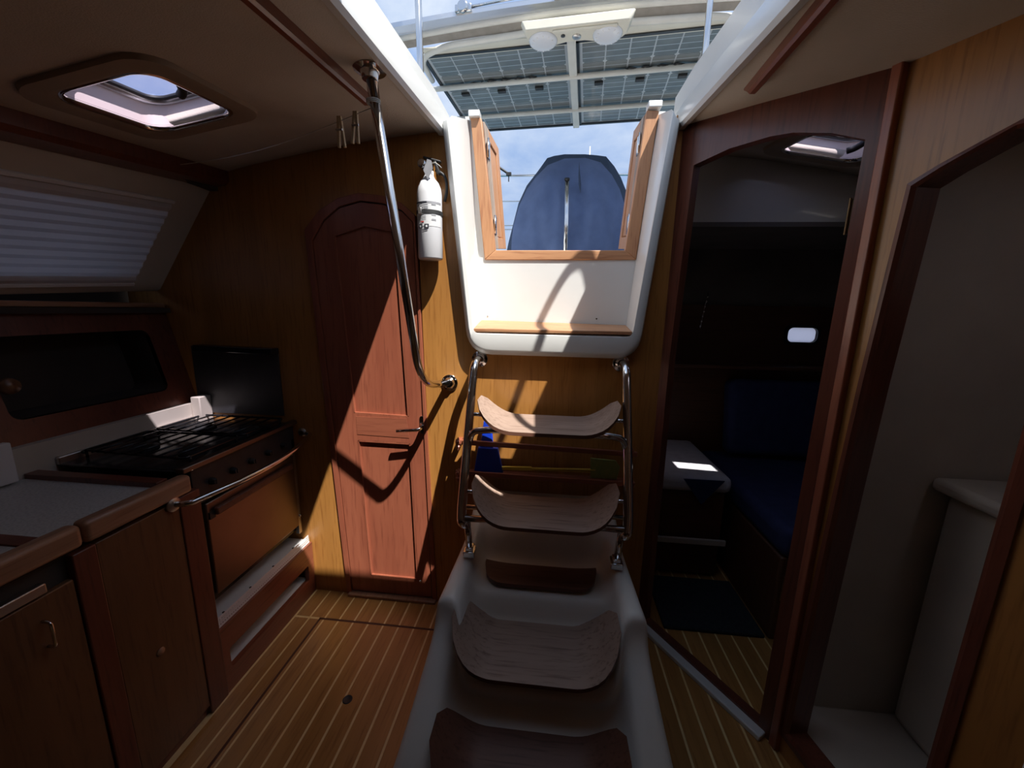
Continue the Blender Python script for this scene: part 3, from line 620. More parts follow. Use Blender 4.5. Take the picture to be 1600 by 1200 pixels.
# ================= DECK HATCHES =================
def deck_hatch(name, x0_, x1_, y0_, y1_, label):
    t = sroot(name, ((x0_+x1_)/2, (y0_+y1_)/2, zc((x0_+x1_)/2, (y0_+y1_)/2)), label)
    def ring(ins, dz, r=.05):
        return [V((x, y, zc(x, y)+dz)) for x, y in rr(x0_+ins, x1_-ins, y0_+ins, y1_-ins, r, 6)]
    bm = B(); loft(bm, [ring(-.055, .002, .07), ring(-.052, -.012, .07), ring(-.02, -.016, .06), ring(-.006, -.012, .055), ring(0, .004, .05)], True); sharp(obj('trim_frame', bm, 'bronzeframe', t), 50)
    bm = B(); loft(bm, [ring(-.004, -.010, .05), ring(-.002, -.013, .05), ring(.003, -.012, .05), ring(.004, -.002, .048)], True); obj('bright_edge', bm, 'steel', t, smooth=True)
    bm = B(); loft(bm, [ring(0, 0, .05), ring(-.004, .062, .055)], True); obj('tunnel_wall', bm, 'hatchwall', t, smooth=True)
    bm = B(); loft(bm, [ring(-.02, .060, .055), ring(.008, .060, .045), ring(.011, .076, .045), ring(-.02, .086, .055)], True); obj('lid_ring', bm, 'alu', t, smooth=True)
    bm = B(); r_ = ring(.008, .080, .045); bm.faces.new([bm.verts.new(p) for p in r_]); obj('pane', bm, 'acrylic', t)
    bm = B(); loft(bm, [ring(.010, .066, .042), ring(.017, .066, .038), ring(.017, .076, .038), ring(.010, .076, .042)], True); obj('gasket', bm, 'blackmatte', t, smooth=True)
    cx, cy = x1_-.03, (y0_+y1_)/2-.0; z_ = zc(cx, cy)+.05
    bm = B(); tube(bm, fillet([V((cx+.02, cy-.02, z_+.02)), V((cx-.01, cy-.02, z_-.02)), V((cx-.03, cy+.02, z_-.035)), V((cx-.05, cy+.03, z_-.04))], .02, 4), .011, 10); lathe(bm, [(.02, 0), (.022, .012), (.015, .02)], (cx, cy-.02, z_-.01)); obj('latch', bm, 'blackmatte', t, smooth=True)
deck_hatch('window_1', -1.21, -.945, .912, 1.185, 'rounded deck hatch with smoky pane in the ceiling over the galley')
deck_hatch('window_2', .86, 1.14, 1.52, 1.75, 'small deck hatch in the aft cabin ceiling seen through the doorway')

# ================= LEFT CABIN SIDE =================
def side(y, s, o=0):
    """cabin side panel: s 0 top, 1 bottom; o offset inwards"""
    zt_ = 1.885-.11*(1.594-y); zb_ = 1.45-.07*(1.594-y)
    return V((-1.435+(-1.754+1.435)*s+o*.8, y, zt_+(zb_-zt_)*s+o*-.5))
bm = B(); ol = []
ys = [-2.5, -1, 0, .6, 1.0, 1.3, 1.45, 1.53, 1.56, 1.585, YB]
for s in (0, .03, .1, .28, .5, .84, .9, .97, 1.0): ol.append([side(y, s if (y < 1.55 or s < .9) else min(s, 1-.0*(y-1.55)), .012 if .02 < s < .98 else 0) for y in ys])
loft(bm, ol)
bmesh.ops.delete(bm, geom=[f for f in bm.faces if .6 < f.calc_center_median().y < 1.45 and side(1, .26).z-.11*(1-f.calc_center_median().y) > f.calc_center_median().z > side(1, .86).z-.07*(1-f.calc_center_median().y)], context='FACES')
wp = struct('trim_12', bm, 'panelcream', 'cream cabin side panel above the galley', smooth=True); 
bm = B(); boxr(bm, -1.93, -1.40, -2.6, YB, 1.86, 1.97); struct('trim_13', bm, 'darkint')
# pleated shade on the panel
sh = thing('pleated_shade', 'white pleated window shade on the sloping cabin side above the galley', 'shade', side(1.1, .9, .02))
bm = B(); n = 22; lps = []
for k in range(n+1):
    s = .20+.70*k/n; lps.append([side(y, s, .018+(.006 if k % 2 else 0)) for y in (.55, 1.0, 1.30, 1.46)])
loft(bm, lps); obj('pleats', bm, 'shade', sh)
for s in (.18, .91):
    bm = B(); bar(bm, side(.55, s, .014), side(1.465, s, .014), .018, .014, V((.5, 0, .8))); obj('shade_rail', bm, 'white', sh, bevel=.003)
# dark beam at ceiling edge
bm = B(); a = V((-1.385, .4, 1.80)); lps = []
for y in (-2.5, .4, .8, 1.2, YB-.001):
    z = zc(-1.36, y); lps.append([(-1.345, y, z+.01), (-1.345, y, z-.035), (-1.36, y, z-.05), (-1.43, y, z-.06), (-1.44, y, z+.01)])
loft(bm, lps, True)
bmx = struct('trim_14', bm, 'redpost', 'dark red wooden beam along the ceiling edge over the galley')
bm = B(); tube(bm, fillet([hk+V((0, 0, .035)), hk+V((0, 0, .0)), hk+V((.012, 0, -.008)), hk+V((.016, 0, .006))], .008, 4), .002, 6); obj('hook', bm, 'brush', bmx, smooth=True)
# shelf cavity + fascia
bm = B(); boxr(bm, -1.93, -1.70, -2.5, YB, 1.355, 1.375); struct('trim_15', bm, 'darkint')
def fas(y, z): return V((-1.735+(.45*(1.40-z))*.6*0+(.115*(1.40-z)/.47), y, z))
fo = thing('locker_fascia', 'dark reddish wooden locker front with a rounded opening above the stove', 'cabinet', (-1.65, 1.2, .93))
ux = V((0, 1, 0)); uz = (fas(0, 1.4)-fas(0, .93)); uz.normalize()
ol = [(-1.5, 0), (YB-.002, 0), (YB-.002, .465), (-1.5, .465)]
hole = rr(.985, 1.485, .10, .365, .03)
bm = plate(ol, [hole], fas(0, .93), ux, uz, V((-.018, 0, 0))); obj('front_panel', bm, 'redpost', fo)
bm = B(); org = fas(0, .93)
def fp(y, h, d=0): return org+ux*y+uz*h+V((-d, 0, 0))
lps = []
for d in (.0, .16): lps.append([fp(a_, b_, d) for a_, b_ in rr(.985, 1.485, .10, .365, .03)])
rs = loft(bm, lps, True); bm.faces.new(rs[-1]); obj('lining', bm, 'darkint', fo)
bm = B(); bar(bm, fp(-1.5, .47, -.006), fp(YB-.01, .47, -.006), .024, .02); obj('top_edge', bm, 'fiddle', fo, bevel=.003)
q = ox(9, 604, -1.64); bm = B(); lathe(bm, [(.02, 0), (.026, .01), (.022, .022), (0, .026)], q, (1, 0, .1)); obj('knob', bm, 'gold_shaded', fo, smooth=True)
# backsplash
bm = B(); boxr(bm, -1.66, -1.60, -1.5, YB-.001, .80, .955); 
bs = struct('trim_16', bm, 'panelcream', 'pale backsplash behind the stove')
bm = B(); boxr(bm, -1.60, -1.555, 1.53, YB-.002, .87, .985); obj('end_block', bm, 'panelcream', bs, bevel=.004)
bm = B(); boxr(bm, -1.60, -1.575, .60, .93, .862, .985); obj('end_block', bm, 'white', bs, bevel=.004)

# ================= GALLEY CABINET + COUNTER =================
XF = -1.12
cb = thing('galley_cabinet', 'golden wood galley cabinet with dark stiles under the counter', 'cabinet', (XF, .5, 0))
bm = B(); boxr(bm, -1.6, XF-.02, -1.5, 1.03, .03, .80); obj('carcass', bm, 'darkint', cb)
bm = B(); boxr(bm, XF-.02, XF, .765, .985, .035, .80); obj('panel', bm, 'gold_shaded', cb, bevel=.002)
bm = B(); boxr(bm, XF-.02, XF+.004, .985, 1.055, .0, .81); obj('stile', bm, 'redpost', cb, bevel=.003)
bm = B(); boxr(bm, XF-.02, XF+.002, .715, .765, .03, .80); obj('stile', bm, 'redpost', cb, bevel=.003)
bm = B(); boxr(bm, XF-.02, XF-.002, .10, .712, .04, .74); dr = obj('door', bm, 'gold_shaded', cb, bevel=.003)
bm = B(); q = ox(72, 992, XF); tube(bm, fillet([V((XF-.001, q.y, q.z+.035)), V((XF+.02, q.y, q.z+.035)), V((XF+.02, q.y, q.z-.03)), V((XF-.001, q.y, q.z-.03))], .012, 4), .0035, 8); obj('handle', bm, 'steel', dr, smooth=True)
bm = B(); q = ox(251, 1018, XF); lathe(bm, [(.012, 0), (.011, .003), (0, .004)], (XF, q.y, q.z), (1, 0, 0)); obj('button_latch', bm, 'fiddle', cb, smooth=True)
bm = B(); boxr(bm, XF-.012, XF+.006, .2, .66, .748, .772); obj('metal_strip', bm, 'brush', cb, bevel=.003)
bm = B(); boxr(bm, XF-.03, XF-.012, -1.5, 1.05, 0, .035); obj('toe_board', bm, 'redpost', cb)
ct = thing('worktop', 'pale speckled galley worktop with a rounded wooden edge rail', 'worktop', (-1.35, .5, .80))
bm = B(); boxr(bm, -1.60, XF-.02, -1.5, .66, .81, .856); obj('surface', bm, 'laminate', ct)
bm = B(); boxr(bm, -1.60, XF-.02, .695, .955, .81, .856); obj('surface', bm, 'laminate', ct)
bm = B(); boxr(bm, -1.60, XF-.03, .66, .695, .81, .860); obj('divider', bm, 'redpost', ct, bevel=.002)
bm = B(); boxr(bm, -1.60, XF-.03, .955, .99, .81, .872); obj('divider', bm, 'redpost', ct, bevel=.002)
jy = .742
for (a, b) in ((-1.5, jy-.002), (jy+.002, 1.03)):
    bm = B(); boxr(bm, XF-.03, XF+.010, a, b, .812, .870); obj('edge_rail', bm, 'fiddle', ct, bevel=.012, seg=3)

# ================= STOVE =================
sx0, sx1, sy0, sy1 = -1.60, -1.155, 1.065, 1.575
sv = thing('stove', 'stainless gimballed galley stove with black top and bronze-toned oven door', 'stove', (-1.38, 1.32, .30))  # oven door and front trim share one even bronze-grey metal
bm = B(); boxr(bm, sx0, sx1-.012, sy0, sy1, .345, .86); obj('body', bm, 'black', sv, bevel=.004)
bm = B(); boxr(bm, sx0, sx1+.01, sy0-.03, sy1+.01, .862, .872); obj('cooktop', bm, 'black', sv, bevel=.003)
bm = B(); boxr(bm, sx1-.012, sx1+.018, sy0-.035, sy1+.012, .866, .884); obj('front_trim', bm, 'copper', sv, bevel=.003)
bm = B(); boxr(bm, sx0-.002, sx0+.014, sy0-.03, sy1+.01, .868, .895); obj('rear_trim', bm, 'brush', sv, bevel=.003)
bm = B(); boxr(bm, sx1-.012, sx1+.004, sy0, sy1, .735, .866); pc = obj('control_panel', bm, 'blackmatte', sv, bevel=.003)
for k in range(5):
    bm = B(); lathe(bm, [(.013, 0), (.012, .010), (.010, .014), (.009, .020), (0, .021)], (sx1+.004, sy0+.07+.09*k, .795), (1, 0, 0)); boxr(bm, sx1+.024, sx1+.027, sy0+.0685+.09*k, sy0+.0715+.09*k, .786, .804); obj('knob', bm, 'blackmatte', pc, bevel=.001)
for x_, y_ in ((-1.47, 1.20), (-1.47, 1.45), (-1.27, 1.20), (-1.27, 1.45)):
    bm = B(); lathe(bm, [(.045, 0), (.045, .006), (.030, .010), (.028, .016), (0, .018)], (x_, y_, .872)); obj('burner', bm, 'blackmatte', sv, smooth=False)
for y0_ in (1.08, 1.325):
    bm = B(); yl = y0_+.23; 
    tube(bm, fillet([V((-1.57, y0_, .897)), V((-1.57, yl, .897)), V((-1.18, yl, .897)), V((-1.18, y0_, .897))], .02, 4, True)+[V((-1.57, y0_+.02, .897))], .0045, 8)
    for k in range(1, 8): x_ = -1.57+.39*k/8; tube(bm, [V((x_, y0_, .900)), V((x_, yl, .900))], .0035, 8)
    for x_ in (-1.57, -1.18):
        for yy in (y0_+.02, yl-.02): tube(bm, [V((x_, yy, .872)), V((x_, yy, .897))], .004, 8)
    obj('grate', bm, 'black', sv, smooth=True)
bm = B(); boxr(bm, sx1-.012, sx1+.006, sy0+.035, sy1-.02, .375, .725); od = obj('oven_door', bm, 'copper', sv, bevel=.004)
bm = B(); boxr(bm, sx1+.006, sx1+.024, sy0+.06, sy1-.05, .672, .70); obj('handle', bm, 'treadedge', od, bevel=.005)
bm = B(); boxr(bm, sx1+.006, sx1+.012, sy0+.04, sy0+.062, .665, .69); obj('catch', bm, 'blackmatte', od)
for yy in (sy0+.008, sy1-.012):
    bm = B(); boxr(bm, sx1-.014, sx1+.004, yy-.010, yy+.010, .33, .80); fj = obj('side_frame', bm, 'brush', sv, bevel=.002)
    bm = B(); lathe(bm, [(.007, 0), (.006, .006), (0, .008)], (sx1+.004, yy, .42), (1, 0, 0), 12); obj('pivot', bm, 'steel', fj, smooth=True)
# tray and locker front beneath the stove
tr = thing('drip_tray', 'white perforated drip tray under the oven door', 'tray', (-1.25, 1.32, .27))
bm = B(); boxr(bm, -1.55, -1.135, 1.06, 1.585, .272, .282); obj('tray', bm, 'white', tr, bevel=.002)
# perforated lip: a real grid of small holes
lip = B(); ny, nz = 56, 3; y0_, y1_, z0_, z1_ = 1.06, 1.585, .268, .306
def lp(y, z): return V((-1.128+(z-.268)*-.12, y, z))
cw = (y1_-y0_)/ny; chh = (z1_-z0_-.012)/nz
for i in range(ny):
    for j in range(nz):
        a_, c_ = y0_+cw*i, z0_+.006+chh*j
        o4 = [lip.verts.new(lp(*q)) for q in ((a_, c_), (a_+cw, c_), (a_+cw, c_+chh), (a_, c_+chh))]
        i4 = [lip.verts.new(lp(*q)) for q in ((a_+cw*.27, c_+chh*.27), (a_+cw*.73, c_+chh*.27), (a_+cw*.73, c_+chh*.73), (a_+cw*.27, c_+chh*.73))]
        for k in range(4): lip.faces.new((o4[k], o4[(k+1) % 4], i4[(k+1) % 4], i4[k]))
for zz in (z0_, z1_-.006):
    q = [lip.verts.new(lp(*v_)) for v_ in ((y0_, zz), (y1_, zz), (y1_, zz+.006), (y0_, zz+.006))]; lip.faces.new(q)
obj('perforated_lip', lip, 'white', tr)
for k in range(4):
    bm = B(); lathe(bm, [(.005, 0), (.004, .002), (0, .003)], (-1.16, 1.12+.13*k, .282), n=10); obj('screw', bm, 'blackmatte', tr)
lf = thing('low_locker', 'low reddish wooden locker front with a long open slot below the stove', 'cabinet', (XF, 1.32, 0))
bm = plate([(1.055, .0), (YB-.003, .0), (YB-.003, .266), (1.055, .266)], [rr(1.085, 1.55, .085, .165, .008)], (XF, 0, 0), (0, 1, 0), (0, 0, 1), (-.02, 0, 0)); obj('front', bm, 'mahog_y', lf)
bm = B(); boxr(bm, -1.30, XF-.022, 1.075, 1.565, .078, .086); obj('shelf_floor', bm, 'white', lf)
bm = B(); boxr(bm, -1.31, -1.30, 1.07, 1.57, .078, .26); obj('back_board', bm, 'darkint', lf)
# grab rail across the stove
gr_ = thing('stove_rail', 'curved polished steel crash rail bowed out in front of the stove', 'rail', (XF+.02, 1.0, .80))
pts = [V((XF+.004, .965, .800)), V((XF+.05, .975, .802))]
for k in range(11): t = k/10; pts.append(V((XF+.055+.05*math.sin(math.pi*t), 1.0+.56*t, .803+.02*t)))
pts += [V((XF+.05, 1.575, .825)), V((XF-.0, 1.585, .825))]
bm = B(); tube(bm, fillet(pts, .02, 3), .0095, 12); obj('rail', bm, 'steel', gr_, smooth=True)
bm = B(); lathe(bm, [(.022, 0), (.022, .004), (.012, .01)], (XF+.004, .965, .80), (1, 0, 0)); obj('flange', bm, 'brush', gr_, bevel=.001)
bm = B(); lathe(bm, [(.020, 0), (.020, .004), (.012, .01)], (XF-.0, YB-.001, .825), (0, -1, 0)); obj('flange', bm, 'brush', gr_, bevel=.001)
# splash plate with bar
M['dullsteel'] = noisy('dark_grey_steel', (.10, .10, .105), (.07, .07, .075), 6, .45, .6)  # dark grey steel with slight mottling
sp = thing('splash_plate', 'dull steel splash plate with a dark top bar on the bulkhead behind the stove', 'splash plate', (-1.4, YB, .93))
bm = B(); boxr(bm, -1.62, -1.20, YB-.006, YB, .90, 1.21); obj('plate', bm, 'dullsteel', sp, bevel=.001)
bm = B(); bar(bm, oy(308, 543, YB-.03), oy(430, 549, YB-.03), .05, .026); obj('top_bar', bm, 'black', sp, bevel=.004)

# ================= RIGHT: AFT CABIN DOORWAY WALL =================
Aa = V((.45, YB, 0)); Ab = V((.78, 1.115, 0)); dA = (Ab-Aa); LA = dA.length; dA.normalize(); nA = V((dA.y, -dA.x, 0))   # nA points away from viewer?
if nA.y < 0: nA = -nA
def onA(px, py):
    d = ray(px, py); n = nA; t = (Aa-C0).dot(n)/d.dot(n); q = C0+d*t; return ((q-Aa).dot(dA), q.z)
topA = lambda u: zc(*(Aa+dA*u).to_2d())+.012
hol = [(onA(1010, 940)[0], .03), onA(1046, 560), onA(1084, 258), onA(1140, 232), onA(1204, 213), onA(1240, 207), onA(1300, 208), onA(1352, 218)]
uR = hol[-1][0]; hol += [(uR-.005, 1.2), (uR-.01, .03)]
ol = [(-.01, 0), (-.01, topA(0)), (LA*.5, topA(LA*.5)), (LA, topA(LA)), (LA, 0)]
bm = plate(ol, [hol], Aa, dA, (0, 0, 1), nA*.035)
dw = struct('door_2', bm, 'redpost', 'arched reddish doorway into the dark aft cabin right of the ladder')
uL = onA(1010, 940)[0]
for uz_, px, py in ((0, 1332, 310), (1, 1325, 362)):
    pass
def Pa(u, z, o=0): return Aa+dA*u+nA*o+V((0, 0, z))
for zc_ in (1.655, .55):
    bm = B(); rotA = Matrix((dA, nA, V((0, 0, 1)))).transposed(); box(bm, Pa(uR-.006, zc_, .022), (.008, .03, .085), rotA); tube(bm, [Pa(uR-.010, zc_-.045, .004), Pa(uR-.010, zc_+.045, .004)], .003, 8); obj('hinge', bm, 'hinge', dw, bevel=.0)
bm = B(); bar(bm, Pa(.012, .010, -.012), Pa(LA-.015, .010, -.012), .045, .02); obj('threshold', bm, 'gel', dw, bevel=.004)
# corner post between the doorway wall and the side bulkhead
bm = B(); bar(bm, V((.786, 1.100, 0)), V((.786, 1.100, zc(.786, 1.1)+.01)), .020, .026, V((-.2, 1, 0))); pst = struct('trim_17', bm, 'mahog', 'reddish corner post between the two doorways', bevel=.003)
# wall B
Ba = V((.797, 1.085, 0)); dB = (V((.838, .88, 0))-V((.786, 1.108, 0))).normalized(); nB = V((-dB.y, dB.x, 0)); nB = nB if nB.x > 0 else -nB
def onB(px, py):
    d = ray(px, py); t = (Ba-C0).dot(nB)/d.dot(nB); q = C0+d*t; return ((q-Ba).dot(dB), q.z)
topB = lambda u: zc(*(Ba+dB*u).to_2d())+.012
LB = 2.6
e1 = (.003, .10); e2 = onB(1311, 760); e3 = onB(1348, 600); e4 = onB(1425, 290); e5 = onB(1470, 262); e6 = onB(1535, 226); e7 = onB(1598, 192)
un = (onB(1560, 870)[0]+onB(1470, 1200)[0])/2
e2 = (max(e2[0], .004), e2[1]); e3 = (max(e3[0], .005), e3[1])
hb = [(.003, .08), e2, e3, e4, e5, e6, e7, (un-.04, 1.745), (un, 1.70), (un, .08)]
ol = [(-.018, 0)]+[(-.018, topB(0))]+[(k*.26, topB(k*.26)) for k in range(1, 11)]+[(LB, 0)]
bm = plate(ol, [hb], Ba, dB, (0, 0, 1), nB*.03)
wb = struct('wall_right_2', bm, 'gold', 'golden wood bulkhead on the right with an arched opening to the washroom')
wb.name = 'wall_side'
# dark reddish lining in the opening
bm = B(); cen = (sum(a for a, b in hb)/len(hb), sum(b for a, b in hb)/len(hb))
def PB(u, z, o=0): return Ba+dB*u+nB*o+V((0, 0, z))
def sc_(q, k): return (cen[0]+(q[0]-cen[0])*k[0], cen[1]+(q[1]-cen[1])*k[1])
rings = []
for k, o_ in (((1.06, 1.012), -.006), ((.96, .995), -.008), ((.90, .985), .0), ((.88, .985), .06), ((1.04, 1.0), .062)):
    rings.append([PB(*sc_(q, k), o_) for q in hb])
loft(bm, rings, True); obj('opening_trim', bm, 'redpost', wb)
# ---- washroom behind the opening
bm = B()
for f in (((.86, 1.20), (1.7, 1.20)), ((1.5, 1.2), (1.5, .2))):
    a, b = V((*f[0], 0)), V((*f[1], 0)); bar(bm, a+V((0, 0, .95)), b+V((0, 0, .95)), .02, 2.0)
boxr(bm, .86, 1.5, .2, .22, 0, 1.95)
struct('wall_inner', bm, 'beigehead', 'beige moulded washroom walls')
bm = B(); bm.faces.new([bm.verts.new((x, y, zc(1.2, .6)-.02)) for x, y in rr(1.09, 1.31, .49, .71, .01)]); w4 = sroot('added_light_pane', (1.2, .6, 1.86), 'added unseen frosted pane letting light into the washroom'); obj('pane', bm, 'frost', w4)  # unseen pane added so daylight reaches the dim washroom
wc = thing('washbasin_unit', 'beige moulded washbasin unit inside the dim washroom', 'basin', (1.35, 1.0, 0))
bm = B(); boxr(bm, 1.18, 1.485, .45, 1.18, .085, .90); obj('base', bm, 'beigehead', wc, bevel=.03, seg=3)
bm = B(); boxr(bm, 1.14, 1.485, .43, 1.185, .90, .94); obj('top', bm, 'beigehead', wc, bevel=.015, seg=3)
bm = B(); lathe(bm, [(.012, 0), (.012, .10), (.009, .12), (0, .125)], (1.40, .9, .94)); tube(bm, [V((1.40, .9, 1.04)), V((1.30, .86, 1.06)), V((1.28, .855, 1.03))], .008, 8); obj('tap', bm, 'steel', wc, smooth=True)
q = (1.18, .95, .60); bm = B(); lathe(bm, [(.02, 0), (.018, .01), (.01, .014), (0, .015)], q, (-1, 0, 0)); obj('knob', bm, 'redpost', wc, smooth=True)
bx = thing('wall_locker', 'dark wooden wall locker inside the dim washroom', 'cabinet', (1.4, .8, 1.2))
bm = B(); boxr(bm, 1.32, 1.49, .35, .98, 1.10, 1.42); obj('carcass', bm, 'darkwood', bx, bevel=.006)
bm = B(); lathe(bm, [(.008, 0), (.010, .01), (0, .014)], (1.32, .85, 1.18), (-1, 0, 0), 12); obj('knob', bm, 'steel', bx, smooth=True)
# white cushion seen at far lower right
q = oy(1583, 1068, .46)
bm = B(); box(bm, (q.x+.14, .36, q.z-.10), (.28, .18, .20)); cu = tag(obj('seat_cushion', bm, 'white', bevel=.04, seg=5), 'white seat cushion at the right edge beside the washroom opening', 'cushion')
bm = B(); boxr(bm, q.x+.02, q.x+.30, .24, .45, 0, q.z-.202); tag(obj('bench_box', bm, 'redpost', bevel=.006), 'dark wooden bench box under the white cushion', 'bench')
bm = B(); boxr(bm, .86, 1.49, .22, 1.19, .0, .085); struct('floor_3', bm, 'beigehead', 'beige moulded washroom floor pan', bevel=.01)

# ---- aft cabin interior
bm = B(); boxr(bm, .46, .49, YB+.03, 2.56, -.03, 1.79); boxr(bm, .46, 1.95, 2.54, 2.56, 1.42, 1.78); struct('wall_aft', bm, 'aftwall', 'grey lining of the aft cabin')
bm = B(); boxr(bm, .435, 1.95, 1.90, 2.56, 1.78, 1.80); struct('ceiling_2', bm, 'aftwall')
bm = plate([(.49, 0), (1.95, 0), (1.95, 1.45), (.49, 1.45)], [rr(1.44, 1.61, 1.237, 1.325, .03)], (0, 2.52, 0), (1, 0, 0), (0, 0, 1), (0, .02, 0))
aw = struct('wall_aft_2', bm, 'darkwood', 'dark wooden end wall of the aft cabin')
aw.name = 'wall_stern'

pf_ = sroot('window_3', (1.525, 2.52, 1.28), 'small pale frosted portlight in the dark end wall of the aft cabin')
bm = B(); loft(bm, [[V((x, 2.52, z)) for x, z in rr(1.435-.012, 1.615+.012, 1.232-.012, 1.33+.012, .035)], [V((x, 2.508, z)) for x, z in rr(1.435-.01, 1.615+.01, 1.232-.01, 1.33+.01, .035)], [V((x, 2.508, z)) for x, z in rr(1.44, 1.61, 1.237, 1.325, .03)], [V((x, 2.53, z)) for x, z in rr(1.44, 1.61, 1.237, 1.325, .03)]], True); obj('frame', bm, 'blackmatte', pf_)
bm = B(); bm.faces.new([bm.verts.new((x, 2.53, z)) for x, z in rr(1.438, 1.612, 1.235, 1.327, .03)]); obj('pane', bm, 'frost', pf_)
# berth
be = thing('berth', 'dark berth with pale bedding in the aft cabin behind the doorway', 'bed', (1.0, 2.2, 0))
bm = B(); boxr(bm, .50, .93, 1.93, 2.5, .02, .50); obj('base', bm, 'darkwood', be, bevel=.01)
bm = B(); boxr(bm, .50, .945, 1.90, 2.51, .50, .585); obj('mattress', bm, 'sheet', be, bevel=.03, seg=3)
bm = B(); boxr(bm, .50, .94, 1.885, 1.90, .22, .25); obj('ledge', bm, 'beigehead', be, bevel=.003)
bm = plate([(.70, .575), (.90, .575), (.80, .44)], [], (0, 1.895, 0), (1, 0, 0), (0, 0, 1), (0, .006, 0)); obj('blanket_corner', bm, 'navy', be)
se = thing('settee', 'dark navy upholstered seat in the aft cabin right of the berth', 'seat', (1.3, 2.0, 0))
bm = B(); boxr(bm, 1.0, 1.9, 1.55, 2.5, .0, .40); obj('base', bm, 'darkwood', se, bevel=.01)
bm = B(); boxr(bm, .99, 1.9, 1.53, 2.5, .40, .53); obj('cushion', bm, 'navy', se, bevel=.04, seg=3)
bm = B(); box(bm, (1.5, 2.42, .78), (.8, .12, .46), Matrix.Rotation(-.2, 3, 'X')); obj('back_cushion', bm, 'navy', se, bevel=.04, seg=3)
bm = B(); boxr(bm, .56, .99, 1.55, 1.90, .0, .016); tag(obj('floor_mat', bm, 'mat', bevel=.005), 'dark carpet mat on the floor just inside the aft cabin', 'mat')
bm = B(); boxr(bm, .50, 1.93, 2.36, 2.5, 1.08, 1.10); tag(obj('aft_shelf', bm, 'darkwood', bevel=.003), 'dark shelf along the end wall of the aft cabin under the portlight', 'shelf')
bm = B(); q = oy(1108, 480, 2.30)
for k in range(7): z_ = .035*k; lathe(bm, [(0, -.012), (.007, 0), (0, .012)], (q.x-.006*k*.6, 2.34, q.z+.06-z_*.8), n=8)
tube(bm, [V((q.x, 2.34, q.z+.09)), V((q.x-.02, 2.34, q.z-.12))], .0015, 6); tag(obj('bead_string', bm, 'steel', smooth=True), 'thin string of shiny beads hanging in the aft cabin', 'beads')

# ================= BIMINI WITH SOLAR PANELS =================
ZB = 3.0; ang = -.11
Rz = Matrix.Rotation(-ang, 3, 'Z'); o0 = V((.065, 2.64, ZB))
Rz = Matrix.Rotation(-.09, 3, 'Z')
def W(x, y, z=0): return o0+Rz @ V((x, y, z))
bi = thing('bimini_frame', 'cream tube frame of the cockpit canopy carrying the solar panels', 'canopy frame', W(0, 0))
def rbox(bm, x0, x1, y0, y1, z0, z1): return box(bm, W((x0+x1)/2, (y0+y1)/2, (z0+z1)/2), (abs(x1-x0), abs(y1-y0), abs(z1-z0)), Rz)
for n_, (x0_, x1_) in enumerate(((-.96, -.025), (.025, .96))):
    y0_, y1_ = .05, 1.12
    sp_ = thing('solar_panel', ('glass backed solar panel with white grid on the left half of the canopy', 'glass backed solar panel with white grid on the right half of the canopy')[n_], 'solar panel', W((x0_+x1_)/2, .5), 'solar panels on the cockpit canopy')
    bm = B(); rbox(bm, x0_, x1_, y0_, y1_, 0, .004); obj('back_glass', bm, 'backsheet', sp_)
    bm = B()
    for a in (x0_, x1_): rbox(bm, a-.010, a+.010, y0_-.01, y1_+.01, -.012, .03)
    for a in (y0_, y1_): rbox(bm, x0_-.01, x1_+.01, a-.010, a+.010, -.012, .03)
    obj('frame', bm, 'pframe', sp_)
    nx_, ny_ = 6, 5; cw_ = (x1_-x0_-.05)/nx_; ch_ = (y1_-y0_-.04)/ny_; cellme = None
    for i in range(nx_):
        for j in range(ny_):
            cx__ = x0_+.025+cw_*(i+.5); cy__ = y0_+.02+ch_*(j+.5)
            if cellme is None:
                bmc = B(); hw_, hh_ = cw_/2-.0045, ch_/2-.0025
                c8 = [(-hw_+.012, -hh_), (hw_-.012, -hh_), (hw_, -hh_+.012), (hw_, hh_-.012), (hw_-.012, hh_), (-hw_+.012, hh_), (-hw_, hh_-.012), (-hw_, -hh_+.012)]
                vs = [bmc.verts.new((a, b, -.002)) for a, b in c8]; bmc.faces.new(vs); r_ = bmesh.ops.extrude_face_region(bmc, geom=bmc.faces[:]); bmesh.ops.translate(bmc, verts=[g for g in r_['geom'] if isinstance(g, bmesh.types.BMVert)], vec=(0, 0, .0015)); bmesh.ops.recalc_face_normals(bmc, faces=bmc.faces[:])
                cellme = bpy.data.meshes.new('cell'); bmc.to_mesh(cellme); bmc.free(); cellme.materials.append(M['cell'])
            co = bpy.data.objects.new('cell', cellme); C.objects.link(co); co.parent = sp_; co.location = W(cx__, cy__, 0)-sp_.location; co.rotation_euler = (0, 0, -.09)
    for k in range(3):
        bm = B(); q_ = (x0_+.14+.28*k); rbox(bm, q_-.03, q_+.03, .49, .525, -.018, -.004); jb = obj('junction_box', bm, 'blackmatte', sp_, bevel=.003)
    bm = B(); tube(bm, [W(x0_+.06+.74*t/12, .385+.014*math.sin(t*1.7+n_)+.012*math.cos(t*.8), -.014+.004*math.sin(t*2.3)) for t in range(13)], .006, 6)
    tube(bm, [W(x0_+.30+.40*t/12, .36+.016*math.sin(t*2.1+n_*2), -.016) for t in range(13)], .006, 6); obj('cable', bm, 'blackmatte', sp_, smooth=True)
bm = B(); rbox(bm, -.035, .018, .0, 1.13, -.032, -.006); obj('centre_beam', bm, 'tubewhite', bi, bevel=.006)
for y_ in (.37, .82):
    bm = B(); tube(bm, [W(-1.03, y_, -.028), W(1.03, y_, -.028)], .017, 12); obj('cross_tube', bm, 'tubewhite', bi, smooth=True)
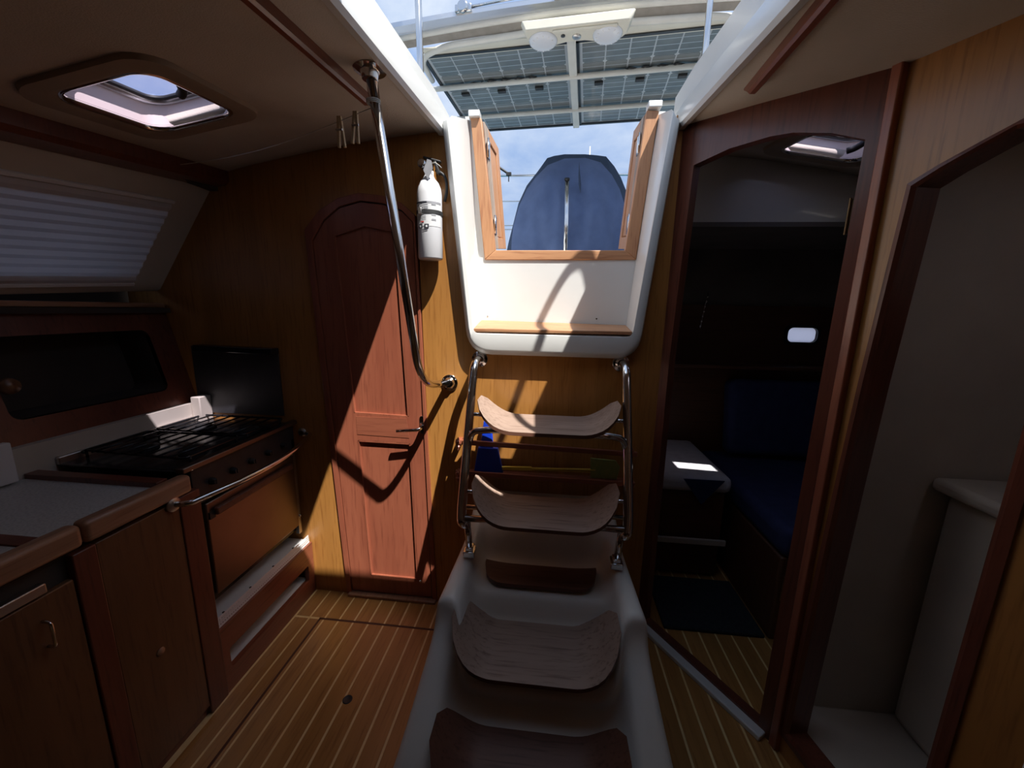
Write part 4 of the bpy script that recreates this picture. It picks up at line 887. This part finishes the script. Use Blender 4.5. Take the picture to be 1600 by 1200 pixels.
bm = B(); tube(bm, fillet([W(-1.0, .30, -.01), W(-.985, .05, -.01), W(-.80, -.02, .0), W(0, -.05, .012), W(.82, -.02, .0), W(1.02, .05, -.01)], .14, 8), .018, 12); obj('front_bow', bm, 'tubewhite', bi, smooth=True)
bm = B(); rbox(bm, -.94, .94, -.02, .08, -.004, .004); obj('canvas_strip', bm, 'housing', bi)
bm = B(); tube(bm, [W(-1.08+2.16*k/20, -.070-.032*math.sin(math.pi*k/20), .038+.015*math.sin(math.pi*k/20)) for k in range(21)], .016, 12); obj('upper_bow', bm, 'tubewhite', bi, smooth=True)
bm = B(); lps = []
for k in range(21):
    x_ = -1.05+2.10*k/20; b_ = math.sin(math.pi*k/20); lps.append([W(x_, -.02-.03*b_, .01+.012*b_), W(x_, -.065-.032*b_, .03+.014*b_), W(x_, -.065-.032*b_, .036+.014*b_), W(x_, -.02-.03*b_, .016+.012*b_)])
loft(bm, lps, True); obj('canvas_edge', bm, 'canvasgrey', bi, smooth=False)
# traveller arch above
tv = thing('traveller_track', 'polished aluminium mainsheet track across the top of the canopy', 'track', W(0, -.25, .16))
bm = B(); n = 20; lps = []
for k in range(n+1):
    x_ = -1.2+2.4*k/n; b_ = math.sin(math.pi*k/n); y_ = -.085-.03*b_; z_ = .042+.018*b_
    lps.append([W(x_, y_, z_), W(x_, y_-.05, z_+.01), W(x_, y_-.05, z_+.035), W(x_, y_-.025, z_+.042), W(x_, y_, z_+.04)])
loft(bm, lps, True); obj('beam', bm, 'alu', tv, smooth=False)
bm = B(); tube(bm, [W(-.60, -.155, .10), W(0, -.17, .12)], .007, 8); tube(bm, [W(0, -.17, .12), W(.70, -.155, .10)], .007, 8); tube(bm, [W(-.60, -.145, .09), W(.70, -.145, .09)], .009, 8); obj('control_line', bm, 'steel', tv, smooth=True)
for x_ in (-.62, .70):
    bm = B(); rbox(bm, x_-.05, x_+.05, -.175, -.135, .07, .11); lathe(bm, [(.03, -.012), (.034, 0), (.03, .012)], W(x_, -.18, .09), Rz @ V((0, 1, 0))); obj('end_block', bm, 'steel', tv, bevel=.006)
bm = B(); rbox(bm, -.05, .05, -.20, -.13, .07, .13); rbox(bm, -.02, .02, -.21, -.15, .12, .24); rbox(bm, -.10, -.06, -.19, -.14, .07, .11); rbox(bm, .06, .10, -.19, -.14, .07, .11); obj('car', bm, 'brush', tv, bevel=.008)
# lamp unit
lu = thing('cockpit_lamp_unit', 'cream cockpit lamp housing with two round clear lamps under the front of the canopy', 'lamp', W(0, 0, -.05))
a_ = .02
prof = [(-.30, -.10), (.32, -.10), (.33, -.09), (.315, .02), (.285, .055), (.17, .075), (.06, .045), (-.06, .045), (-.17, .075), (-.255, .055), (-.285, .02), (-.31, -.07)]
bm = B(); f_ = [bm.verts.new(W(x*.97+a_, y-.11, -.035)) for x, y in prof]; g_ = [bm.verts.new(W(x*.90+a_, y*.9-.12, -.085)) for x, y in prof]
bm.faces.new(f_); bm.faces.new(g_[::-1])
for i in range(len(prof)): bm.faces.new((f_[i], f_[(i+1) % len(prof)], g_[(i+1) % len(prof)], g_[i]))
obj('housing', bm, 'housing', lu, bevel=.012, seg=3)
bm = B(); rbox(bm, -.10, .25, -.195, -.17, -.094, -.082); obj('ridge', bm, 'housing', lu, bevel=.008, seg=3)
for s in (-1, 1):
    q = W(s*.18+a_, -.112, -.082); bm = B(); lathe(bm, [(.082, 0), (.080, .008), (.070, .016), (.052, .022), (.03, .026), (0, .027)], q, (0, 0, -1), 28); ln_ = obj('lamp_lens', bm, 'lens', lu, smooth=True)
    bm = B()
    for k in range(12):
        a = k*math.pi/6; bar(bm, q+V((.02*math.cos(a), .02*math.sin(a), -.024)), q+V((.066*math.cos(a), .066*math.sin(a), -.018)), .004, .004)
    obj('led_rib', bm, 'white', ln_)
bm = B(); lathe(bm, [(.012, 0), (.012, .006), (0, .008)], W(-.045, -.14, -.083), (0, 0, -1)); obj('button', bm, 'pframe', lu, smooth=True)
bm = B(); lathe(bm, [(.026, 0), (.024, .006), (0, .008)], W(.03, -.12, -.083), (0, 0, -1)); obj('switch', bm, 'brush', lu, smooth=True)
# canopy support posts
q = oy(654, 40, 2.42); ps = thing('canopy_post', 'polished steel canopy post rising left of the track', 'post', (q.x, 2.42, 1.7))
bm = B(); tube(bm, [V((q.x+.02, 2.42, 1.7)), V((q.x-.01, 2.42, 3.9))], .019, 12); obj('tube', bm, 'steel', ps, smooth=True)
q = oy(1109, 8, 2.36); ps = thing('canopy_post', 'steel canopy post at the right end of the track', 'post', (q.x, 2.36, 1.7))
bm = B(); tube(bm, [V((q.x, 2.36, 1.7)), V((q.x-.0, 2.36, 3.9))], .016, 12); obj('tube', bm, 'steel', ps, smooth=True)

# ================= WHEEL COVER, LIFELINES =================
YC = 3.3
wcv = thing('wheel_cover', 'navy canvas cover over the steering wheel and binnacle in the cockpit', 'cover', (oy(886, 390, YC).x, YC, 1.05))
op = [(790, 400), (795, 377), (810, 318), (823, 290), (840, 268), (855, 247), (866, 243.5), (882, 241), (914, 241), (932, 242.5), (947, 244.5), (960, 260), (970, 277), (980, 302), (987, 330), (990, 400)]
fp_ = [(799, 400), (800, 377), (803, 352), (812, 322), (824, 297), (838, 278), (856, 260), (882, 250), (914, 249), (938, 256), (955, 275), (967, 297), (975, 322), (980, 345), (981, 377), (982, 400)]
def drop(pts):   # extend the last points downwards to the wheel pedestal
    o = [oy(a, b, YC) for a, b in pts]; a, b = o[0].copy(), o[-1].copy(); a.z = 1.15; b.z = 1.15; a.x += .05; b.x -= .05
    return [a]+o+[b]
O_, P_ = drop(op), drop(fp_)
bm = B(); back = [p+V((0, .22, 0)) for p in O_]; loft(bm, [[p+V((0, .20, 0)) for p in O_], [p+V((0, .0, 0)) for p in O_], [p+V((0, -.03, 0))for p in P_]]); bm.faces.new([bm.verts.new(p) for p in [p+V((0, .20, 0)) for p in O_]][::-1]); obj('rim_cover', bm, 'canvasdark', wcv, smooth=False)
cen_ = oy(886, 400, YC); bm = B(); lps = []
def dens(l, m=3):
    o = []
    for a, b in zip(l, l[1:]):
        for k in range(m): o.append(a.lerp(b, k/m))
    return o+[l[-1]]
Pd = dens(P_, 4)
NR = 16
for r in range(NR+1):
    t = r/NR; row = []
    for p in Pd:
        q = p.lerp(V((cen_.x, YC, min(p.z, 2.0))), t**1.0*.96 if t < 1 else 1); d_ = .16*math.sin(t*math.pi/2)**.8
        wr = noise.noise(V((q.x*5+3, q.z*1.6, 7)))*.055*min(1, t*4)+noise.noise(V((q.x*13, q.z*4+2, 1)))*.022*min(1, t*4)
        row.append(q+V((0, -d_+wr-.03*(1-t), 0)))
    lps.append(row)
loft(bm, lps); 
for f in bm.faces: pass
cvf = obj('front_cover', bm, 'canvas', wcv, smooth=True)
bm = B(); a = oy(886, 281, YC-.22); b = oy(882.5, 405, YC-.24); 
tube(bm, [a+V((0, .01, .0)), a, a.lerp(b, .5)+V((.004, -.0, 0)), b], .016, 10); obj('steel_tube', bm, 'steel', wcv, smooth=True)
bm = B(); lathe(bm, [(.02, 0), (.02, .014), (0, .016)], a+V((0, 0, -.004)), (0, 0, 1), 12); obj('tube_cap', bm, 'blackmatte', wcv, smooth=True)
bm = B(); lps = []
for (px, py, w_) in ((905, 254, .2), (905, 270, 1.5), (906, 288, 2.4), (907, 302, .3)): c__ = oy(px, py, YC-.128-.02*(py-254)/48); lps.append([c__+V((-.004*w_, .0, 0)), c__+V((0, -.012, 0)), c__+V((.004*w_, 0, 0))])
loft(bm, lps); obj('fold', bm, 'canvasdark', wcv)
pr = thing('pushpit_rail', 'thin steel lifelines crossing behind the wheel cover', 'railing', (0, 4.2, 1.55))
for k, (pa, pb) in enumerate((((700, 275), (1080, 272)), ((700, 315), (1080, 313)), ((700, 353), (1080, 350)), ((700, 359), (1080, 357)))):
    bm = B(); tube(bm, [oy(*pa, 4.2), oy(*pb, 4.2)], .012 if k == 0 else .006, 8); obj('line', bm, 'steel', pr, smooth=True)
for x_ in (-1.35, 1.6):
    bm = B(); tube(bm, [V((x_, 4.2, 1.5)), V((x_, 4.2, 2.75))], .013, 8); obj('stanchion', bm, 'steel', pr, smooth=True)
bm = B(); a = oy(778, 260, 4.1); b = oy(795, 272, 4.1); tube(bm, [a, b], .012, 8); box(bm, b, (.05, .03, .03)); tube(bm, [b, b+V((0, 0, -.07))], .006, 6); obj('clip', bm, 'blackmatte', pr, bevel=.002)
an = oy(922, 241, 4.33); bm = B(); tube(bm, [V((an.x, 4.33, 1.55)), oy(922, 229, 4.33)], .006, 6); tag(obj('whip_antenna', bm, 'tubewhite', smooth=True), 'thin pale whip antenna rising behind the wheel cover', 'antenna')
# name the helper-made sill strip

hp_ = [V((.62, 1.40, 2.17)), V((.60, 1.33, 2.71)), V((.60, 1.24, 2.85)), V((.60, 1.08, 2.86)), V((.60, .93, 2.76)), V((.60, .72, 2.6)), V((.62, .60, 2.12))]
bm = B(); tube(bm, fillet(hp_, .12, 6), .016, 12); tag(obj('shadow_hoop', bm, 'steel', smooth=True), 'bent steel hoop added out of view to cast a curved shadow', 'railing')  # unseen hoop, added only for its curved shadow on the white panel
